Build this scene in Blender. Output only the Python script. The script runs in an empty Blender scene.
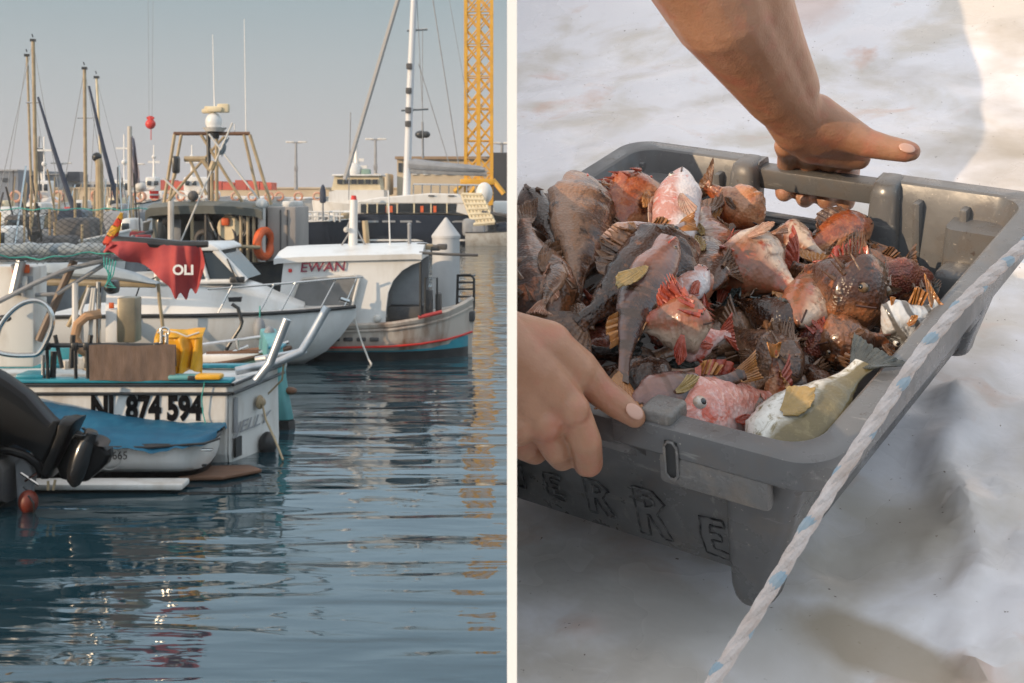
import bpy, bmesh, math, random
from mathutils import Vector, Matrix, noise
R = math.radians
S = bpy.context.scene
random.seed(7)
# ------------------------------------------------------------------ camera, sky, sun, exposure
CAMZ = 2.5
F = 1400.0
cam_d = bpy.data.cameras.new('camera'); cam = bpy.data.objects.new('camera', cam_d)
S.collection.objects.link(cam); S.camera = cam
cam.location = (0, 0, CAMZ); cam.rotation_euler = (R(90), 0, 0)
cam_d.sensor_width = 36; cam_d.lens = F/1024*36; cam_d.shift_y = -(341.5-195)/1024
cam_d.dof.use_dof = True; cam_d.dof.focus_distance = 1.2; cam_d.dof.aperture_fstop = 42
cam_d.clip_start = 0.05; cam_d.clip_end = 5000
SUN_EL = R(13); SUN_AZ = R(-126)
SUND = Vector((math.sin(SUN_AZ)*math.cos(SUN_EL), math.cos(SUN_AZ)*math.cos(SUN_EL), math.sin(SUN_EL)))
W_ = bpy.data.worlds.new('World'); S.world = W_; W_.use_nodes = True
nt = W_.node_tree; nt.nodes.clear()
sky = nt.nodes.new('ShaderNodeTexSky'); sky.sky_type = 'NISHITA'; sky.sun_disc = False
sky.sun_elevation = SUN_EL; sky.sun_rotation = SUN_AZ; sky.dust_density = 3.0; sky.air_density = 1.0; sky.ozone_density = 1.6
hsv = nt.nodes.new('ShaderNodeHueSaturation'); hsv.inputs['Saturation'].default_value = 0.55
bg = nt.nodes.new('ShaderNodeBackground'); bg.inputs['Strength'].default_value = 0.1
wo = nt.nodes.new('ShaderNodeOutputWorld')
tcw = nt.nodes.new('ShaderNodeTexCoord'); sxyz = nt.nodes.new('ShaderNodeSeparateXYZ'); nt.links.new(tcw.outputs['Generated'], sxyz.inputs[0])
hz = nt.nodes.new('ShaderNodeValToRGB'); hz.color_ramp.elements[0].position = 0.0; hz.color_ramp.elements[1].position = 0.85   # thin dusk haze towards the horizon
hz.color_ramp.elements[0].color = (3.9, 3.7, 3.7, 1); hz.color_ramp.elements[1].color = (7.6, 7.3, 7.2, 1)
e = hz.color_ramp.elements.new(0.42); e.color = (5.4, 7.0, 8.4, 1)
e = hz.color_ramp.elements.new(0.24); e.color = (4.8, 6.3, 7.4, 1)
e = hz.color_ramp.elements.new(0.14); e.color = (2.2, 2.7, 2.9, 1)
nt.links.new(sxyz.outputs['Z'], hz.inputs[0])
mxw = nt.nodes.new('ShaderNodeMix'); mxw.data_type = 'RGBA'; mxw.inputs[0].default_value = 0.88
nt.links.new(sky.outputs[0], hsv.inputs['Color']); nt.links.new(hsv.outputs[0], mxw.inputs[6]); nt.links.new(hz.outputs[0], mxw.inputs[7]); nt.links.new(mxw.outputs[2], bg.inputs[0]); nt.links.new(bg.outputs[0], wo.inputs[0])
sd = bpy.data.lights.new('sun', 'SUN'); sd.energy = 2.2; sd.angle = R(0.5); sd.color = (1.0, 0.74, 0.48)
sun = bpy.data.objects.new('sun', sd); S.collection.objects.link(sun)
sun.rotation_euler = SUND.to_track_quat('Z', 'Y').to_euler()
S.view_settings.view_transform = 'Standard'; S.view_settings.look = 'None'
S.view_settings.exposure = 0.7; S.view_settings.gamma = 1.0

# ------------------------------------------------------------------ materials
MATS = {}
def mat(name, c, c2=None, sc=8.0, rough=0.5, metal=0.0, bump=0.0, bsc=None, coat=0.0, contrast=(0.35, 0.65), stretch=(1, 1, 1), spec=0.5, trans=0.0, alpha=1.0, sss=0.0):
    if name in MATS: return MATS[name]
    m = bpy.data.materials.new(name); m.use_nodes = True; n = m.node_tree; L = n.links
    b = n.nodes['Principled BSDF']
    b.inputs['Base Color'].default_value = (*c, 1); b.inputs['Roughness'].default_value = rough
    b.inputs['Metallic'].default_value = metal; b.inputs['Coat Weight'].default_value = coat
    b.inputs['Specular IOR Level'].default_value = spec; b.inputs['Coat Roughness'].default_value = 0.12
    b.inputs['Transmission Weight'].default_value = trans; b.inputs['Alpha'].default_value = alpha
    if sss: b.inputs['Subsurface Weight'].default_value = sss; b.inputs['Subsurface Radius'].default_value = (0.01, 0.004, 0.002); b.inputs['Subsurface Scale'].default_value = 0.6
    tc = n.nodes.new('ShaderNodeTexCoord'); mp = n.nodes.new('ShaderNodeMapping'); mp.inputs['Scale'].default_value = stretch
    L.new(tc.outputs['Object'], mp.inputs[0])
    if c2:
        t = n.nodes.new('ShaderNodeTexNoise'); t.inputs['Scale'].default_value = sc; t.inputs['Detail'].default_value = 6; t.inputs['Roughness'].default_value = 0.6
        L.new(mp.outputs[0], t.inputs['Vector'])
        r = n.nodes.new('ShaderNodeValToRGB'); r.color_ramp.elements[0].position = contrast[0]; r.color_ramp.elements[1].position = contrast[1]
        r.color_ramp.elements[0].color = (*c, 1); r.color_ramp.elements[1].color = (*c2, 1)
        L.new(t.outputs['Fac'], r.inputs[0]); L.new(r.outputs[0], b.inputs['Base Color'])
    if bump:
        t = n.nodes.new('ShaderNodeTexNoise'); t.inputs['Scale'].default_value = bsc or sc*3; t.inputs['Detail'].default_value = 5
        L.new(mp.outputs[0], t.inputs['Vector'])
        bp = n.nodes.new('ShaderNodeBump'); bp.inputs['Strength'].default_value = min(1, bump); bp.inputs['Distance'].default_value = 0.01*max(1, bump)
        L.new(t.outputs['Fac'], bp.inputs['Height']); L.new(bp.outputs[0], b.inputs['Normal'])
    MATS[name] = m; return m

white = mat('white_gelcoat', (.72, .71, .69), (.5, .46, .4), sc=2.4, rough=.35, stretch=(1, 1, .25), contrast=(.5, .85))
white2 = mat('white_paint_worn', (.66, .65, .62), (.38, .32, .26), sc=3.2, rough=.5, stretch=(1, 1, .4), contrast=(.45, .8))
steel = mat('stainless_steel', (.55, .54, .52), rough=.22, metal=1.0)
alu = mat('aluminium_tube', (.6, .61, .62), (.45, .46, .47), sc=6, rough=.38, metal=.8)
black = mat('black_rubber', (.012, .012, .013), (.03, .03, .03), sc=5, rough=.35)
gloss = mat('black_gloss', (.003, .0033, .004), rough=.36, spec=.22)
teal = mat('teal_paint', (.02, .2, .27), (.03, .28, .35), sc=4, rough=.4)
teal2 = mat('pale_teal_paint', (.12, .36, .36), (.08, .26, .27), sc=3, rough=.5)
bluecloth = mat('blue_cover_cloth', (.004, .09, .17), (.006, .14, .24), sc=2.5, rough=.6, bump=.4, bsc=14)
brownc = mat('brown_towel', (.13, .085, .06), (.18, .12, .09), sc=20, rough=.95, bump=.6, bsc=120, stretch=(1, 1, .3))
yellow = mat('yellow_oilskin', (.75, .4, .02), (.6, .28, .01), sc=5, rough=.45, bump=.5, bsc=10)
redcl = mat('red_cloth', (.44, .06, .055), (.34, .04, .045), sc=5, rough=.75, bump=.3, bsc=12)
orange = mat('orange_plastic', (.75, .13, .03), (.6, .1, .02), sc=8, rough=.5)
tan = mat('tan_metal', (.42, .33, .2), (.3, .22, .13), sc=4, rough=.5)
woodb = mat('brown_wood', (.17, .08, .04), (.09, .045, .025), sc=4, rough=.6, stretch=(.3, 1, 3), bump=.3)
glass = mat('dark_glass', (.02, .025, .03), rough=.08, spec=.8)
greyp = mat('grey_paint', (.3, .31, .32), (.22, .22, .23), sc=3, rough=.55)
dkblue = mat('navy_hull_paint', (.012, .018, .035), (.02, .027, .045), sc=1, rough=.25)
dkgrey = mat('dark_clutter_paint', (.05, .05, .055), (.1, .09, .08), sc=4, rough=.6)
craney = mat('crane_yellow', (.72, .38, .02), (.58, .3, .02), sc=2, rough=.5)
beige = mat('beige_wall', (.6, .5, .36), (.5, .4, .28), sc=.4, rough=.9)
bgrey = mat('blue_grey_wall', (.2, .22, .26), (.16, .18, .21), sc=.4, rough=.9)
dkwall = mat('dark_grey_wall', (.03, .032, .036), (.045, .045, .05), sc=.3, rough=.8)
conc = mat('concrete', (.42, .4, .36), (.3, .28, .25), sc=1.2, rough=.9, bump=.3)
redp = mat('red_paint', (.6, .03, .02), rough=.45)
redor = mat('red_orange_steel', (.6, .12, .06), (.45, .07, .05), sc=.5, rough=.7)
rope_w = mat('white_rope_fibre', (.6, .58, .54), rough=.9)
rope_g = mat('teal_twine', (.06, .35, .3), rough=.9)
netm = mat('dark_net_twine', (.035, .045, .05), rough=.9)
ltcloth = mat('grey_blue_awning', (.36, .4, .42), (.28, .32, .35), sc=4, rough=.8, bump=.4, bsc=12)
cream = mat('cream_panel', (.72, .62, .42), (.6, .5, .33), sc=2, rough=.6)
dkoil = mat('olive_grey_paint', (.1, .105, .09), (.15, .15, .13), sc=2, rough=.6)
inkm = mat('black_lettering', (.004, .004, .005), rough=.85, spec=.1)
redink = mat('red_lettering', (.2, .02, .05), rough=.5)
whink = mat('white_lettering', (.75, .74, .72), rough=.6)

# ------------------------------------------------------------------ helpers
def P(px, py, Y):
    "point at distance Y seen at that place of the view; real metres"
    return Vector(((px-512)*Y/F, Y, CAMZ-(py-195)*Y/F))
def Yw(py): return CAMZ*F/(py-195)

def empty(name, loc, label, cat, group=None, mw=None):
    o = bpy.data.objects.new(name, None); S.collection.objects.link(o); o.empty_display_size = .1
    if mw is not None: o.matrix_world = mw @ Matrix.Translation(loc)
    else: o.location = loc
    o['label'] = label; o['category'] = cat
    if group: o['group'] = group
    return o
def tag(o, label, cat, group=None, kind=None):
    if label: o['label'] = label
    if cat: o['category'] = cat
    if group: o['group'] = group
    if kind: o['kind'] = kind
    return o
def pos(o):
    p = Vector((0, 0, 0))
    while o is not None:
        p = p + Vector(o.location); o = o.parent
    return p

class MB:
    "collects shapes given in world metres; build() links ONE mesh"
    def __init__(s): s.v = []; s.f = []
    def add(s, vs, fs):
        n = len(s.v); s.v += [Vector(v) for v in vs]; s.f += [[i+n for i in f] for f in fs]; return s
    def box(s, c, d, rz=0, M=None, bev=0):
        bm = bmesh.new(); bmesh.ops.create_cube(bm, size=1)
        for v in bm.verts: v.co = Vector((v.co.x*d[0], v.co.y*d[1], v.co.z*d[2]))
        if bev: bmesh.ops.bevel(bm, geom=bm.edges[:], offset=min(bev, min(d)*.45), segments=2, affect='EDGES', profile=.5)
        T = Matrix.Translation(c) @ (M if M is not None else Matrix.Rotation(rz, 4, 'Z'))
        bm.verts.index_update()
        s.add([T @ v.co for v in bm.verts], [[v.index for v in f.verts] for f in bm.faces]); bm.free(); return s
    def box2(s, a, b, bev=0):
        a = Vector(a); b = Vector(b)
        return s.box((a+b)/2, [abs(x) for x in (b-a)], bev=bev)
    def cone(s, a, b, r0, r1, n=10, cap=True):
        a = Vector(a); b = Vector(b); d = (b-a)
        if d.length < 1e-6: return s
        q = d.to_track_quat('Z', 'Y'); vs = []
        for (c, r) in ((a, r0), (b, r1)):
            for i in range(n):
                t = 2*math.pi*i/n; vs.append(c + q @ Vector((r*math.cos(t), r*math.sin(t), 0)))
        fs = [[i, (i+1) % n, n+(i+1) % n, n+i] for i in range(n)]
        if cap: fs += [list(range(n))[::-1], list(range(n, 2*n))]
        return s.add(vs, fs)
    def tube(s, pts, r, n=8, closed=False):
        pts = [Vector(p) for p in pts]; rr = r if isinstance(r, (list, tuple)) else [r]*len(pts)
        m = len(pts); vs = []; nrm = None
        for i, p in enumerate(pts):
            if closed: d = pts[(i+1) % m]-pts[i-1]
            else: d = pts[min(i+1, m-1)]-pts[max(i-1, 0)]
            d.normalize()
            if nrm is None:
                nrm = d.orthogonal().normalized()
            nrm = (nrm - d*nrm.dot(d))
            nrm = nrm.normalized() if nrm.length > 1e-6 else d.orthogonal().normalized()
            bn = d.cross(nrm)
            for k in range(n):
                t = 2*math.pi*k/n; vs.append(p + (nrm*math.cos(t)+bn*math.sin(t))*rr[i])
        fs = []
        for i in range(m if closed else m-1):
            j = (i+1) % m
            for k in range(n): fs.append([i*n+k, i*n+(k+1) % n, j*n+(k+1) % n, j*n+k])
        if not closed: fs += [list(range(n))[::-1], [(m-1)*n+k for k in range(n)]]
        return s.add(vs, fs)
    def loft(s, rings, closed=True, cap=True):
        n = len(rings[0]); vs = [p for r in rings for p in r]; fs = []
        for i in range(len(rings)-1):
            for k in range(n if closed else n-1):
                fs.append([i*n+k, i*n+(k+1) % n, (i+1)*n+(k+1) % n, (i+1)*n+k])
        if cap and closed: fs += [list(range(n))[::-1], [(len(rings)-1)*n+k for k in range(n)]]
        return s.add(vs, fs)
    def sphere(s, c, r, sc=(1, 1, 1), n=12, M=None):
        bm = bmesh.new(); bmesh.ops.create_uvsphere(bm, u_segments=n*2 if n > 8 else n, v_segments=n, radius=1)
        T = Matrix.Translation(c) @ (M if M is not None else Matrix.Identity(4)) @ Matrix.Diagonal((r*sc[0], r*sc[1], r*sc[2], 1))
        bm.verts.index_update()
        s.add([T @ v.co for v in bm.verts], [[v.index for v in f.verts] for f in bm.faces]); bm.free(); return s
    def torus(s, c, r, t, ax, n=28, m=10):
        q = Vector(ax).to_track_quat('Z', 'Y')
        return s.tube([Vector(c)+q @ Vector((r*math.cos(2*math.pi*i/n), r*math.sin(2*math.pi*i/n), 0)) for i in range(n)], t, m, closed=True)
    def prism(s, pts, d):
        "outline pts (world, planar) pushed along vector d"
        d = Vector(d); n = len(pts); pts = [Vector(p) for p in pts]
        return s.add(pts+[p+d for p in pts], [list(range(n)), [n+i for i in range(n)][::-1]] + [[i, n+i, n+(i+1) % n, (i+1) % n] for i in range(n)])
    def grid(s, f, nu, nv, thick=None):
        vs = [Vector(f(i/nu, j/nv)) for i in range(nu+1) for j in range(nv+1)]
        fs = [[i*(nv+1)+j, (i+1)*(nv+1)+j, (i+1)*(nv+1)+j+1, i*(nv+1)+j+1] for i in range(nu) for j in range(nv)]
        return s.add(vs, fs)
    def build(s, name, m, parent=None, smooth=True, local=False, solid=0, sub=0, bevel=0, remesh=0, sm=0, cut=None, angle=35):
        me = bpy.data.meshes.new(name); off = Vector((0, 0, 0)) if (parent is None or local) else pos(parent)
        me.from_pydata([v-off for v in s.v], [], s.f); me.update()
        bm = bmesh.new(); bm.from_mesh(me); bmesh.ops.recalc_face_normals(bm, faces=bm.faces); bm.to_mesh(me); bm.free()
        o = bpy.data.objects.new(name, me); S.collection.objects.link(o)
        mods = False
        if remesh:
            md = o.modifiers.new('r', 'REMESH'); md.mode = 'VOXEL'; md.voxel_size = remesh; mods = True
        if sm:
            md = o.modifiers.new('s', 'SMOOTH'); md.iterations = sm; md.factor = .5; mods = True
        if solid:
            md = o.modifiers.new('t', 'SOLIDIFY'); md.thickness = solid; md.offset = 0; mods = True
        if bevel:
            md = o.modifiers.new('b', 'BEVEL'); md.width = bevel; md.segments = 2; md.limit_method = 'ANGLE'; mods = True
        if sub:
            md = o.modifiers.new('u', 'SUBSURF'); md.levels = sub; md.render_levels = sub; mods = True
        if cut:
            for c in cut:
                md = o.modifiers.new('c', 'BOOLEAN'); md.operation = 'DIFFERENCE'; md.object = c; md.solver = 'EXACT'
            mods = True
        if mods:
            dg = bpy.context.evaluated_depsgraph_get()
            me2 = bpy.data.meshes.new_from_object(o.evaluated_get(dg)); o.modifiers.clear(); o.data = me2; me = me2
        me.materials.clear()
        me.materials.append(m)
        if smooth:
            me.polygons.foreach_set('use_smooth', [True]*len(me.polygons))
            me.set_sharp_from_angle(angle=R(angle))
        if parent is not None: o.parent = parent
        return o

def crom(c, n=6):
    "closed smooth curve through the points"
    out = []; m = len(c)
    for i in range(m):
        p0, p1, p2, p3 = c[i-1], c[i], c[(i+1) % m], c[(i+2) % m]
        for k in range(n):
            t = k/n; out.append(.5*((2*p1)+(-p0+p2)*t+(2*p0-5*p1+4*p2-p3)*t*t+(-p0+3*p1-3*p2+p3)*t**3))
    return out
def text(body, size, M, m, parent, name='lettering', off=0.0, ext=.002, shear=0, outline=0, sx=1, spacing=1.0):
    "M: world matrix for text frame (x along the writing, y up)"
    cu = bpy.data.curves.new(name, 'FONT'); cu.body = body; cu.size = size; cu.offset = off; cu.extrude = ext
    cu.align_x = 'CENTER'; cu.align_y = 'CENTER'; cu.shear = shear; cu.space_character = spacing
    if outline: cu.fill_mode = 'NONE'; cu.bevel_depth = outline; cu.extrude = 0
    o = bpy.data.objects.new('tmp', cu); S.collection.objects.link(o)
    dg = bpy.context.evaluated_depsgraph_get(); me = bpy.data.meshes.new_from_object(o.evaluated_get(dg))
    bpy.data.objects.remove(o); me.transform(Matrix.Diagonal((sx, 1, 1, 1)))
    me.transform(M)
    if parent is not None:
        me.transform(Matrix.Translation(-pos(parent)))
    me.name = name; me.materials.clear(); me.materials.append(m)
    t = bpy.data.objects.new(name, me); S.collection.objects.link(t); t.parent = parent
    return t
def frameM(c, x, y):
    x = Vector(x).normalized(); y = Vector(y); z = x.cross(y).normalized(); y = z.cross(x)
    return Matrix(((x.x, y.x, z.x, c[0]), (x.y, y.y, z.y, c[1]), (x.z, y.z, z.z, c[2]), (0, 0, 0, 1)))

def copy_tree(o, parent=None, **kw):
    c = o.copy(); S.collection.objects.link(c); c.parent = parent
    for ch in list(o.children): copy_tree(ch, c)
    for k, v in kw.items(): c[k] = v
    return c

# ------------------------------------------------------------------ THE SETTING: water
def water():
    m = bpy.data.materials.new('harbour_water'); m.use_nodes = True; n = m.node_tree; L = n.links; b = n.nodes['Principled BSDF']
    b.inputs['Base Color'].default_value = (.009, .032, .044, 1); b.inputs['Roughness'].default_value = .04
    b.inputs['IOR'].default_value = 1.33; b.inputs['Specular IOR Level'].default_value = 1.0
    tc = n.nodes.new('ShaderNodeTexCoord')
    def layer(sc, st, det, dist):
        mp = n.nodes.new('ShaderNodeMapping'); mp.inputs['Scale'].default_value = st; L.new(tc.outputs['Object'], mp.inputs[0])
        t = n.nodes.new('ShaderNodeTexNoise'); t.inputs['Scale'].default_value = sc; t.inputs['Detail'].default_value = det; t.inputs['Distortion'].default_value = .6
        t.inputs['Roughness'].default_value = .45
        L.new(mp.outputs[0], t.inputs['Vector']); return t, dist
    prev = None
    for (t, d) in (layer(.8, (.4, 1, 1), 1.5, .07), layer(2.1, (.3, 1.1, 1), 1.5, .036), layer(7, (.4, 1, 1), 1.5, .004)):
        bp = n.nodes.new('ShaderNodeBump'); bp.inputs['Strength'].default_value = 1; bp.inputs['Distance'].default_value = d
        L.new(t.outputs['Fac'], bp.inputs['Height'])
        if prev: L.new(prev.outputs[0], bp.inputs['Normal'])
        prev = bp
    L.new(prev.outputs[0], b.inputs['Normal'])
    o = MB().add([(-290, -40, 0), (290, -40, 0), (290, 195, 0), (-290, 195, 0)], [[0, 1, 2, 3]]).build('water', m)
    tag(o, None, None, kind='structure')
water()

# ------------------------------------------------------------------ boat helpers
def hull(parent, m, A, B, beam, zs, zb, depth=.35, name='hull', flare=.75, tumble=1.0, deckm=None, bowrake=.5, nst=14, sternw=.8, deckdrop=.05, wl=None, wlm=None, rubm=None):
    """A = stern, B = stem (ground points); zs, zb sheer heights"""
    A = Vector((A[0], A[1], 0)); B = Vector((B[0], B[1], 0)); ax = (B-A); L_ = ax.length; ax.normalize(); side = Vector((-ax.y, ax.x, 0))
    rings = []; sheer = []
    for i in range(nst+1):
        t = i/nst
        w = beam/2*(sternw+(1-sternw)*math.sin(min(1, t/.45)*math.pi/2)) if t < .45 else beam/2*max(.012, (1-((t-.45)/.55)**2.3))
        z = zs+(zb-zs)*(t**1.8)
        fl = flare*(1-.55*max(0, (t-.5)/.5))
        ring = []
        prof = [(1, 1), (.97, .72), (.9, .45), (.78, .2), (fl*.85, .0), (fl*.5, -.6), (0, -1)]
        pts = []
        for (q, h) in prof:
            zz = z*h if h >= 0 else depth*h
            rk = bowrake*max(0, (t-.55)/.45)**1.5*(1-(max(h, -1)+1)/2)
            ww = w*(q if h > .9 else (q*(fl+(1-fl)*max(0, h))))
            pts.append((ww, zz, rk))
        for (ww, zz, rk) in pts: ring.append(A+ax*(t*L_-rk)+side*ww+Vector((0, 0, zz)))
        for (ww, zz, rk) in pts[-2::-1]: ring.append(A+ax*(t*L_-rk)-side*ww+Vector((0, 0, zz)))
        rings.append(ring); sheer.append((A+ax*t*L_, w, z))
    mb = MB(); mb.loft(rings, closed=False)
    n = len(rings[0]); mb.add(rings[0], [list(range(n))])
    h = mb.build(name, m, parent, angle=50)
    dk = MB(); dk.loft([[c+side*(w-.02)+Vector((0, 0, z-deckdrop)), c-side*(w-.02)+Vector((0, 0, z-deckdrop))] for (c, w, z) in sheer], closed=False)
    dk.build('deck', deckm or m, parent)
    if rubm:
        for sg in (-1, 1):
            MB().tube([c+side*sg*w+Vector((0, 0, z)) for (c, w, z) in sheer], .03*max(1, L_/8), 6).build('gunwale', rubm, parent)
    if wlm:
        MB().loft([[v+(v-Vector((A+ax*(i/nst)*L_)).lerp(v, 0)).normalized()*0 for v in ring] for i, ring in enumerate([
            [c+ax*0+side*(w*flare*.93+.03)+Vector((0, 0, wl)), c+side*(w*flare*.9+.035)+Vector((0, 0, .0)), c+side*(w*flare*.5)-Vector((0, 0, .25)), c-side*(w*flare*.5)-Vector((0, 0, .25)), c-side*(w*flare*.9+.035), c-side*(w*flare*.93+.03)+Vector((0, 0, wl))] for (c, w, z) in sheer[:-2]])], closed=False).build('waterline_stripe', wlm, parent)
    return ax, side, sheer

def lifebuoy(parent, c, r, ax=(0, 1, 0), m=None):
    r *= .78; return MB().torus(c, r*.78, r*.22, ax, 20, 8).build('lifebuoy', m or mat('faded_orange', (.55, .2, .1), (.6, .4, .3), sc=3, rough=.6), parent)

# ================================================================== NL BOAT
def nl_boat():
    Y = 13.0
    t = empty('fishing_boat', P(232, 465, Y)*Vector((1, 1, 0)) if False else Vector((P(150, 465, Y).x, Y, 0)), 'small white fishing boat numbered NL 874 594 with teal gunwale and towel on its rail', 'fishing boat')
    q = lambda x, y, d=0: P(x, y, Y)+Vector((0, d, 0))
    # hull as loft of four corner outline: side at Y, transom running back
    TL, TR = q(-60, 380), q(233, 385); BR = q(227, 470)
    xb0 = q(272, 0).x; D = 1.15
    rings = []
    # sections along x from left to right; section = (front top, front mid, front bottom, keel, back bottom, back top)
    xs = [(-120, 383, 470, 0), (40, 382, 470, 0), (150, 383.5, 470, 0), (228, 385, 469, 0)]
    for (px, yt, yb, dd) in xs:
        c = q(px, yt); b_ = q(px-2, 462); rings.append([c, c+(b_-c)*.45+Vector((0, -.015, 0)), Vector((b_.x, b_.y+.05, .08)), Vector((b_.x, b_.y+.22, -.25)), Vector((b_.x, b_.y+D-.2, -.25)), Vector((b_.x, b_.y+D-.05, .08)), Vector((c.x, c.y+D, c.z))])
    MB().loft(rings).build('hull', white2, t, smooth=False, bevel=.02)
    # transom block to the right: slants back
    f0 = q(228.2, 385.5); f1 = q(227, 462); g0 = Vector((f0.x+.27, Y+D+.02, f0.z+.04)); g1 = Vector((f1.x+.3, Y+D-.02, .12))
    tr = MB(); tr.loft([[f0, Vector((f1.x, f1.y+.05, .08)), Vector((f1.x, f1.y+.2, -.25)), Vector((f1.x, Y+D-.1, -.25)), Vector((f1.x, Y+D-.03, .1)), Vector((f0.x, Y+D, f0.z+.02))],
             [f0+Vector((.03, .04, 0)), Vector((f1.x+.03, f1.y+.1, .08)), Vector((f1.x+.03, f1.y+.2, -.25)), Vector((g1.x, Y+D-.1, -.25)), Vector((g1.x, Y+D-.03, .1)), Vector((g0.x, Y+D, g0.z))]])
    tr.build('transom', white2, t, smooth=False, bevel=.01)
    # rub rails, teal gunwale cap
    for (yy, h, m, nm, pr) in ((384.5, 3.2, black, 'rub_rail', .045), (393.5, 3, black, 'rub_rail', .04)):
        MB().box2(q(-120, yy-h/2, -pr), q(232, yy+h/2, .02), bev=.01).build(nm, m, t)
        a = q(233.5, yy, -.02); b = Vector((a.x+.28, Y+D, a.z+.05 if yy < 390 else a.z+.05))
        MB().cone(a, b, .017, .017, 8).build(nm, m, t)
    MB().box2(q(-120, 378.5, -.05), q(233, 382.5, .13), bev=.012).build('gunwale', teal, t)
    MB().box2(q(-120, 378.5, D-.1), q(262, 382.5, D+.05), bev=.012).build('gunwale', teal, t)
    MB().box2(q(-120, 401, .05), q(228, 402, D-.02)).build('deck', teal, t)
    MB().box2(q(16, 374, -.03), q(44, 379, .3), bev=.02).build('locker_lid', teal, t)
    MB().box2(q(-20, 362, D+.06), q(92, 380, D+.12), bev=.012).build('inner_bulwark', teal, t)
    c = (q(88, 0).x+q(203, 0).x)/2
    text('NL 874 594', .305, frameM((q(146.5, 0).x, Y-.0185, q(0, 409).z), (1, 0, 0), (0, 0, 1)), inkm, t, 'registration_number', off=.015, sx=.70)
    # towel on rail
    tw = MB()
    x0, x1, z1, z0 = q(91, 0).x, q(177, 0).x, q(0, 344.5).z, q(0, 380).z
    def f(u, v):
        x = x0+(x1-x0)*u; z = z1+(z0-z1)*v
        return (x, Y-.06+.012*math.sin(u*9+v*2)*v+.002*math.sin(u*40), z+.006*math.sin(u*9))
    tw.grid(f, 60, 14); tw.grid(lambda u, v: (x0+(x1-x0)*u, Y-.045+.03*v, z1+.006*math.sin(u*9)-.2*v), 40, 4)
    o = tw.build('towel', brownc, None, solid=.008); tag(o, 'brown towel hung over the black rail of the white fishing boat', 'towel')
    # rail
    MB().tube([q(45, 345, -.03), q(160, 345, -.03)], .022, 8).build('rail', black, t)
    for px in (48, 76, 88, 158):
        MB().tube([q(px, 345, -.03), q(px, 380, 0)], .017, 8).build('rail_post', black, t)
        MB().box(q(px, 346, -.03), (.06, .06, .07), bev=.01).build('rail_clamp', black, t)
    for px, pt in ((158, 331), (163, 333), (170, 357)):
        MB().tube([q(px+3, pt, .02), q(px+3, 378, .02)], .018, 8).build('stanchion', steel, t)
    MB().torus(q(164, 332, .02), .04, .012, (0, 1, 0)).build('stanchion_loop', steel, t)
    # small teal/yellow item on the gunwale
    MB().box2(q(170, 374, -.1), q(212, 379, .05), bev=.02).build('fender_board', teal2, t)
    MB().box2(q(197, 373.4, -.11), q(223, 378.6, .06), bev=.02).build('yellow_sleeve', yellow, t)
    MB().box2(q(190, 374.3, -.112), q(197, 379.2, .02), bev=.01).build('black_sleeve', black, t)
    # tube frame at the stern: davit tubes
    tb = MB(); rt = .042
    tb.tube([q(225, 378, .5), q(240, 375, .55), q(265, 371, .6), q(290, 360, .7), q(299, 345, .75), q(316, 314, .8)], rt, 12)
    tb.build('davit_tube', alu, t)
    MB().tube([q(252, 384, .2), q(266, 366, .2), q(283.5, 321, .2)], rt, 12).build('davit_tube', alu, t)
    MB().tube([q(236, 372, 1.0), q(270, 366, .95), q(292, 360, .8)], .03, 10).build('davit_tube', alu, t)
    # transom fittings
    tx = lambda px, py: Vector((q(px, py).x, Y+ (px-231)/38*D - .03, 0)); 
    def TT(px, py):  # point on the slanting transom plane for a view position
        x0, y0 = f0.x+.02, Y; x1, y1 = g0.x+.012, Y+D
        k = (px-512)/F; # x = k*y ; x = x0+(y-y0)*(x1-x0)/(y1-y0)
        s_ = (x1-x0)/(y1-y0); y = (x0-y0*s_)/(k-s_); return P(px, py, y)
    nrm = Vector((D, -.27, 0)).normalized()
    dirx = Vector((.27, D, 0)).normalized()
    text('JELLY', .15, frameM(TT(251, 423)+nrm*.012, dirx, (0, 0, 1)), greyp, t, 'boat_name', shear=.35, sx=2.2, off=.001)
    for (a, b, m, nm) in (((234, 438), (240, 455), black, 'scupper_plate'), ((233.5, 398), (236, 432), greyp, 'hinge_strip')):
        p, r_ = TT(*a), TT(*b)
        MB().prism([p, Vector((r_.x, r_.y, p.z)), r_, Vector((p.x, p.y, r_.z))], nrm*.02).build(nm, m, t)
    k = TT(257, 402); MB().torus(k+nrm*.03, .05, .02, nrm).sphere(k+nrm*.04, .05, (1, 1, 1), 8).build('mooring_cleat', tan, t)
    rp = MB(); rp.tube([k+nrm*.05, P(266, 420, 13.5), P(276, 442, 13.3), P(283, 460, 13.15)], .011, 6)
    rp.tube([k+nrm*.05, P(264, 398, 13.9), P(282, 380, 13.9), P(284, 362, 13.8)], .010, 6); rp.build('mooring_rope', tan, t)
    f_ = TT(260, 444); MB().sphere(f_+nrm*.08, .09, (1, 1, 1.4), 10).build('fender', black, t)
    MB().tube([q(206, 381, -.06), q(203, 396, -.06), q(204, 412, -.05), q(207, 424, -.05)], .006, 5).build('twine', rope_g, t)
    # console / wheelhouse pieces at left
    MB().box2(q(-30, 268, .35), q(21, 372, .75), bev=.03).build('console', white2, t)
    MB().box2(q(2, 278, .33), q(20, 292, .36), bev=.01).build('instrument_panel', greyp, t)
    MB().box2(q(96, 312, .3), q(108, 346, .5), bev=.01).build('control_box', white, t)
    MB().box2(q(108.5, 300, .28), q(127, 346, .52), bev=.015).build('steel_cabinet', mat('dull_brass', (.3, .25, .17), (.2, .17, .12), sc=6, rough=.4, metal=.5), t)
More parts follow.
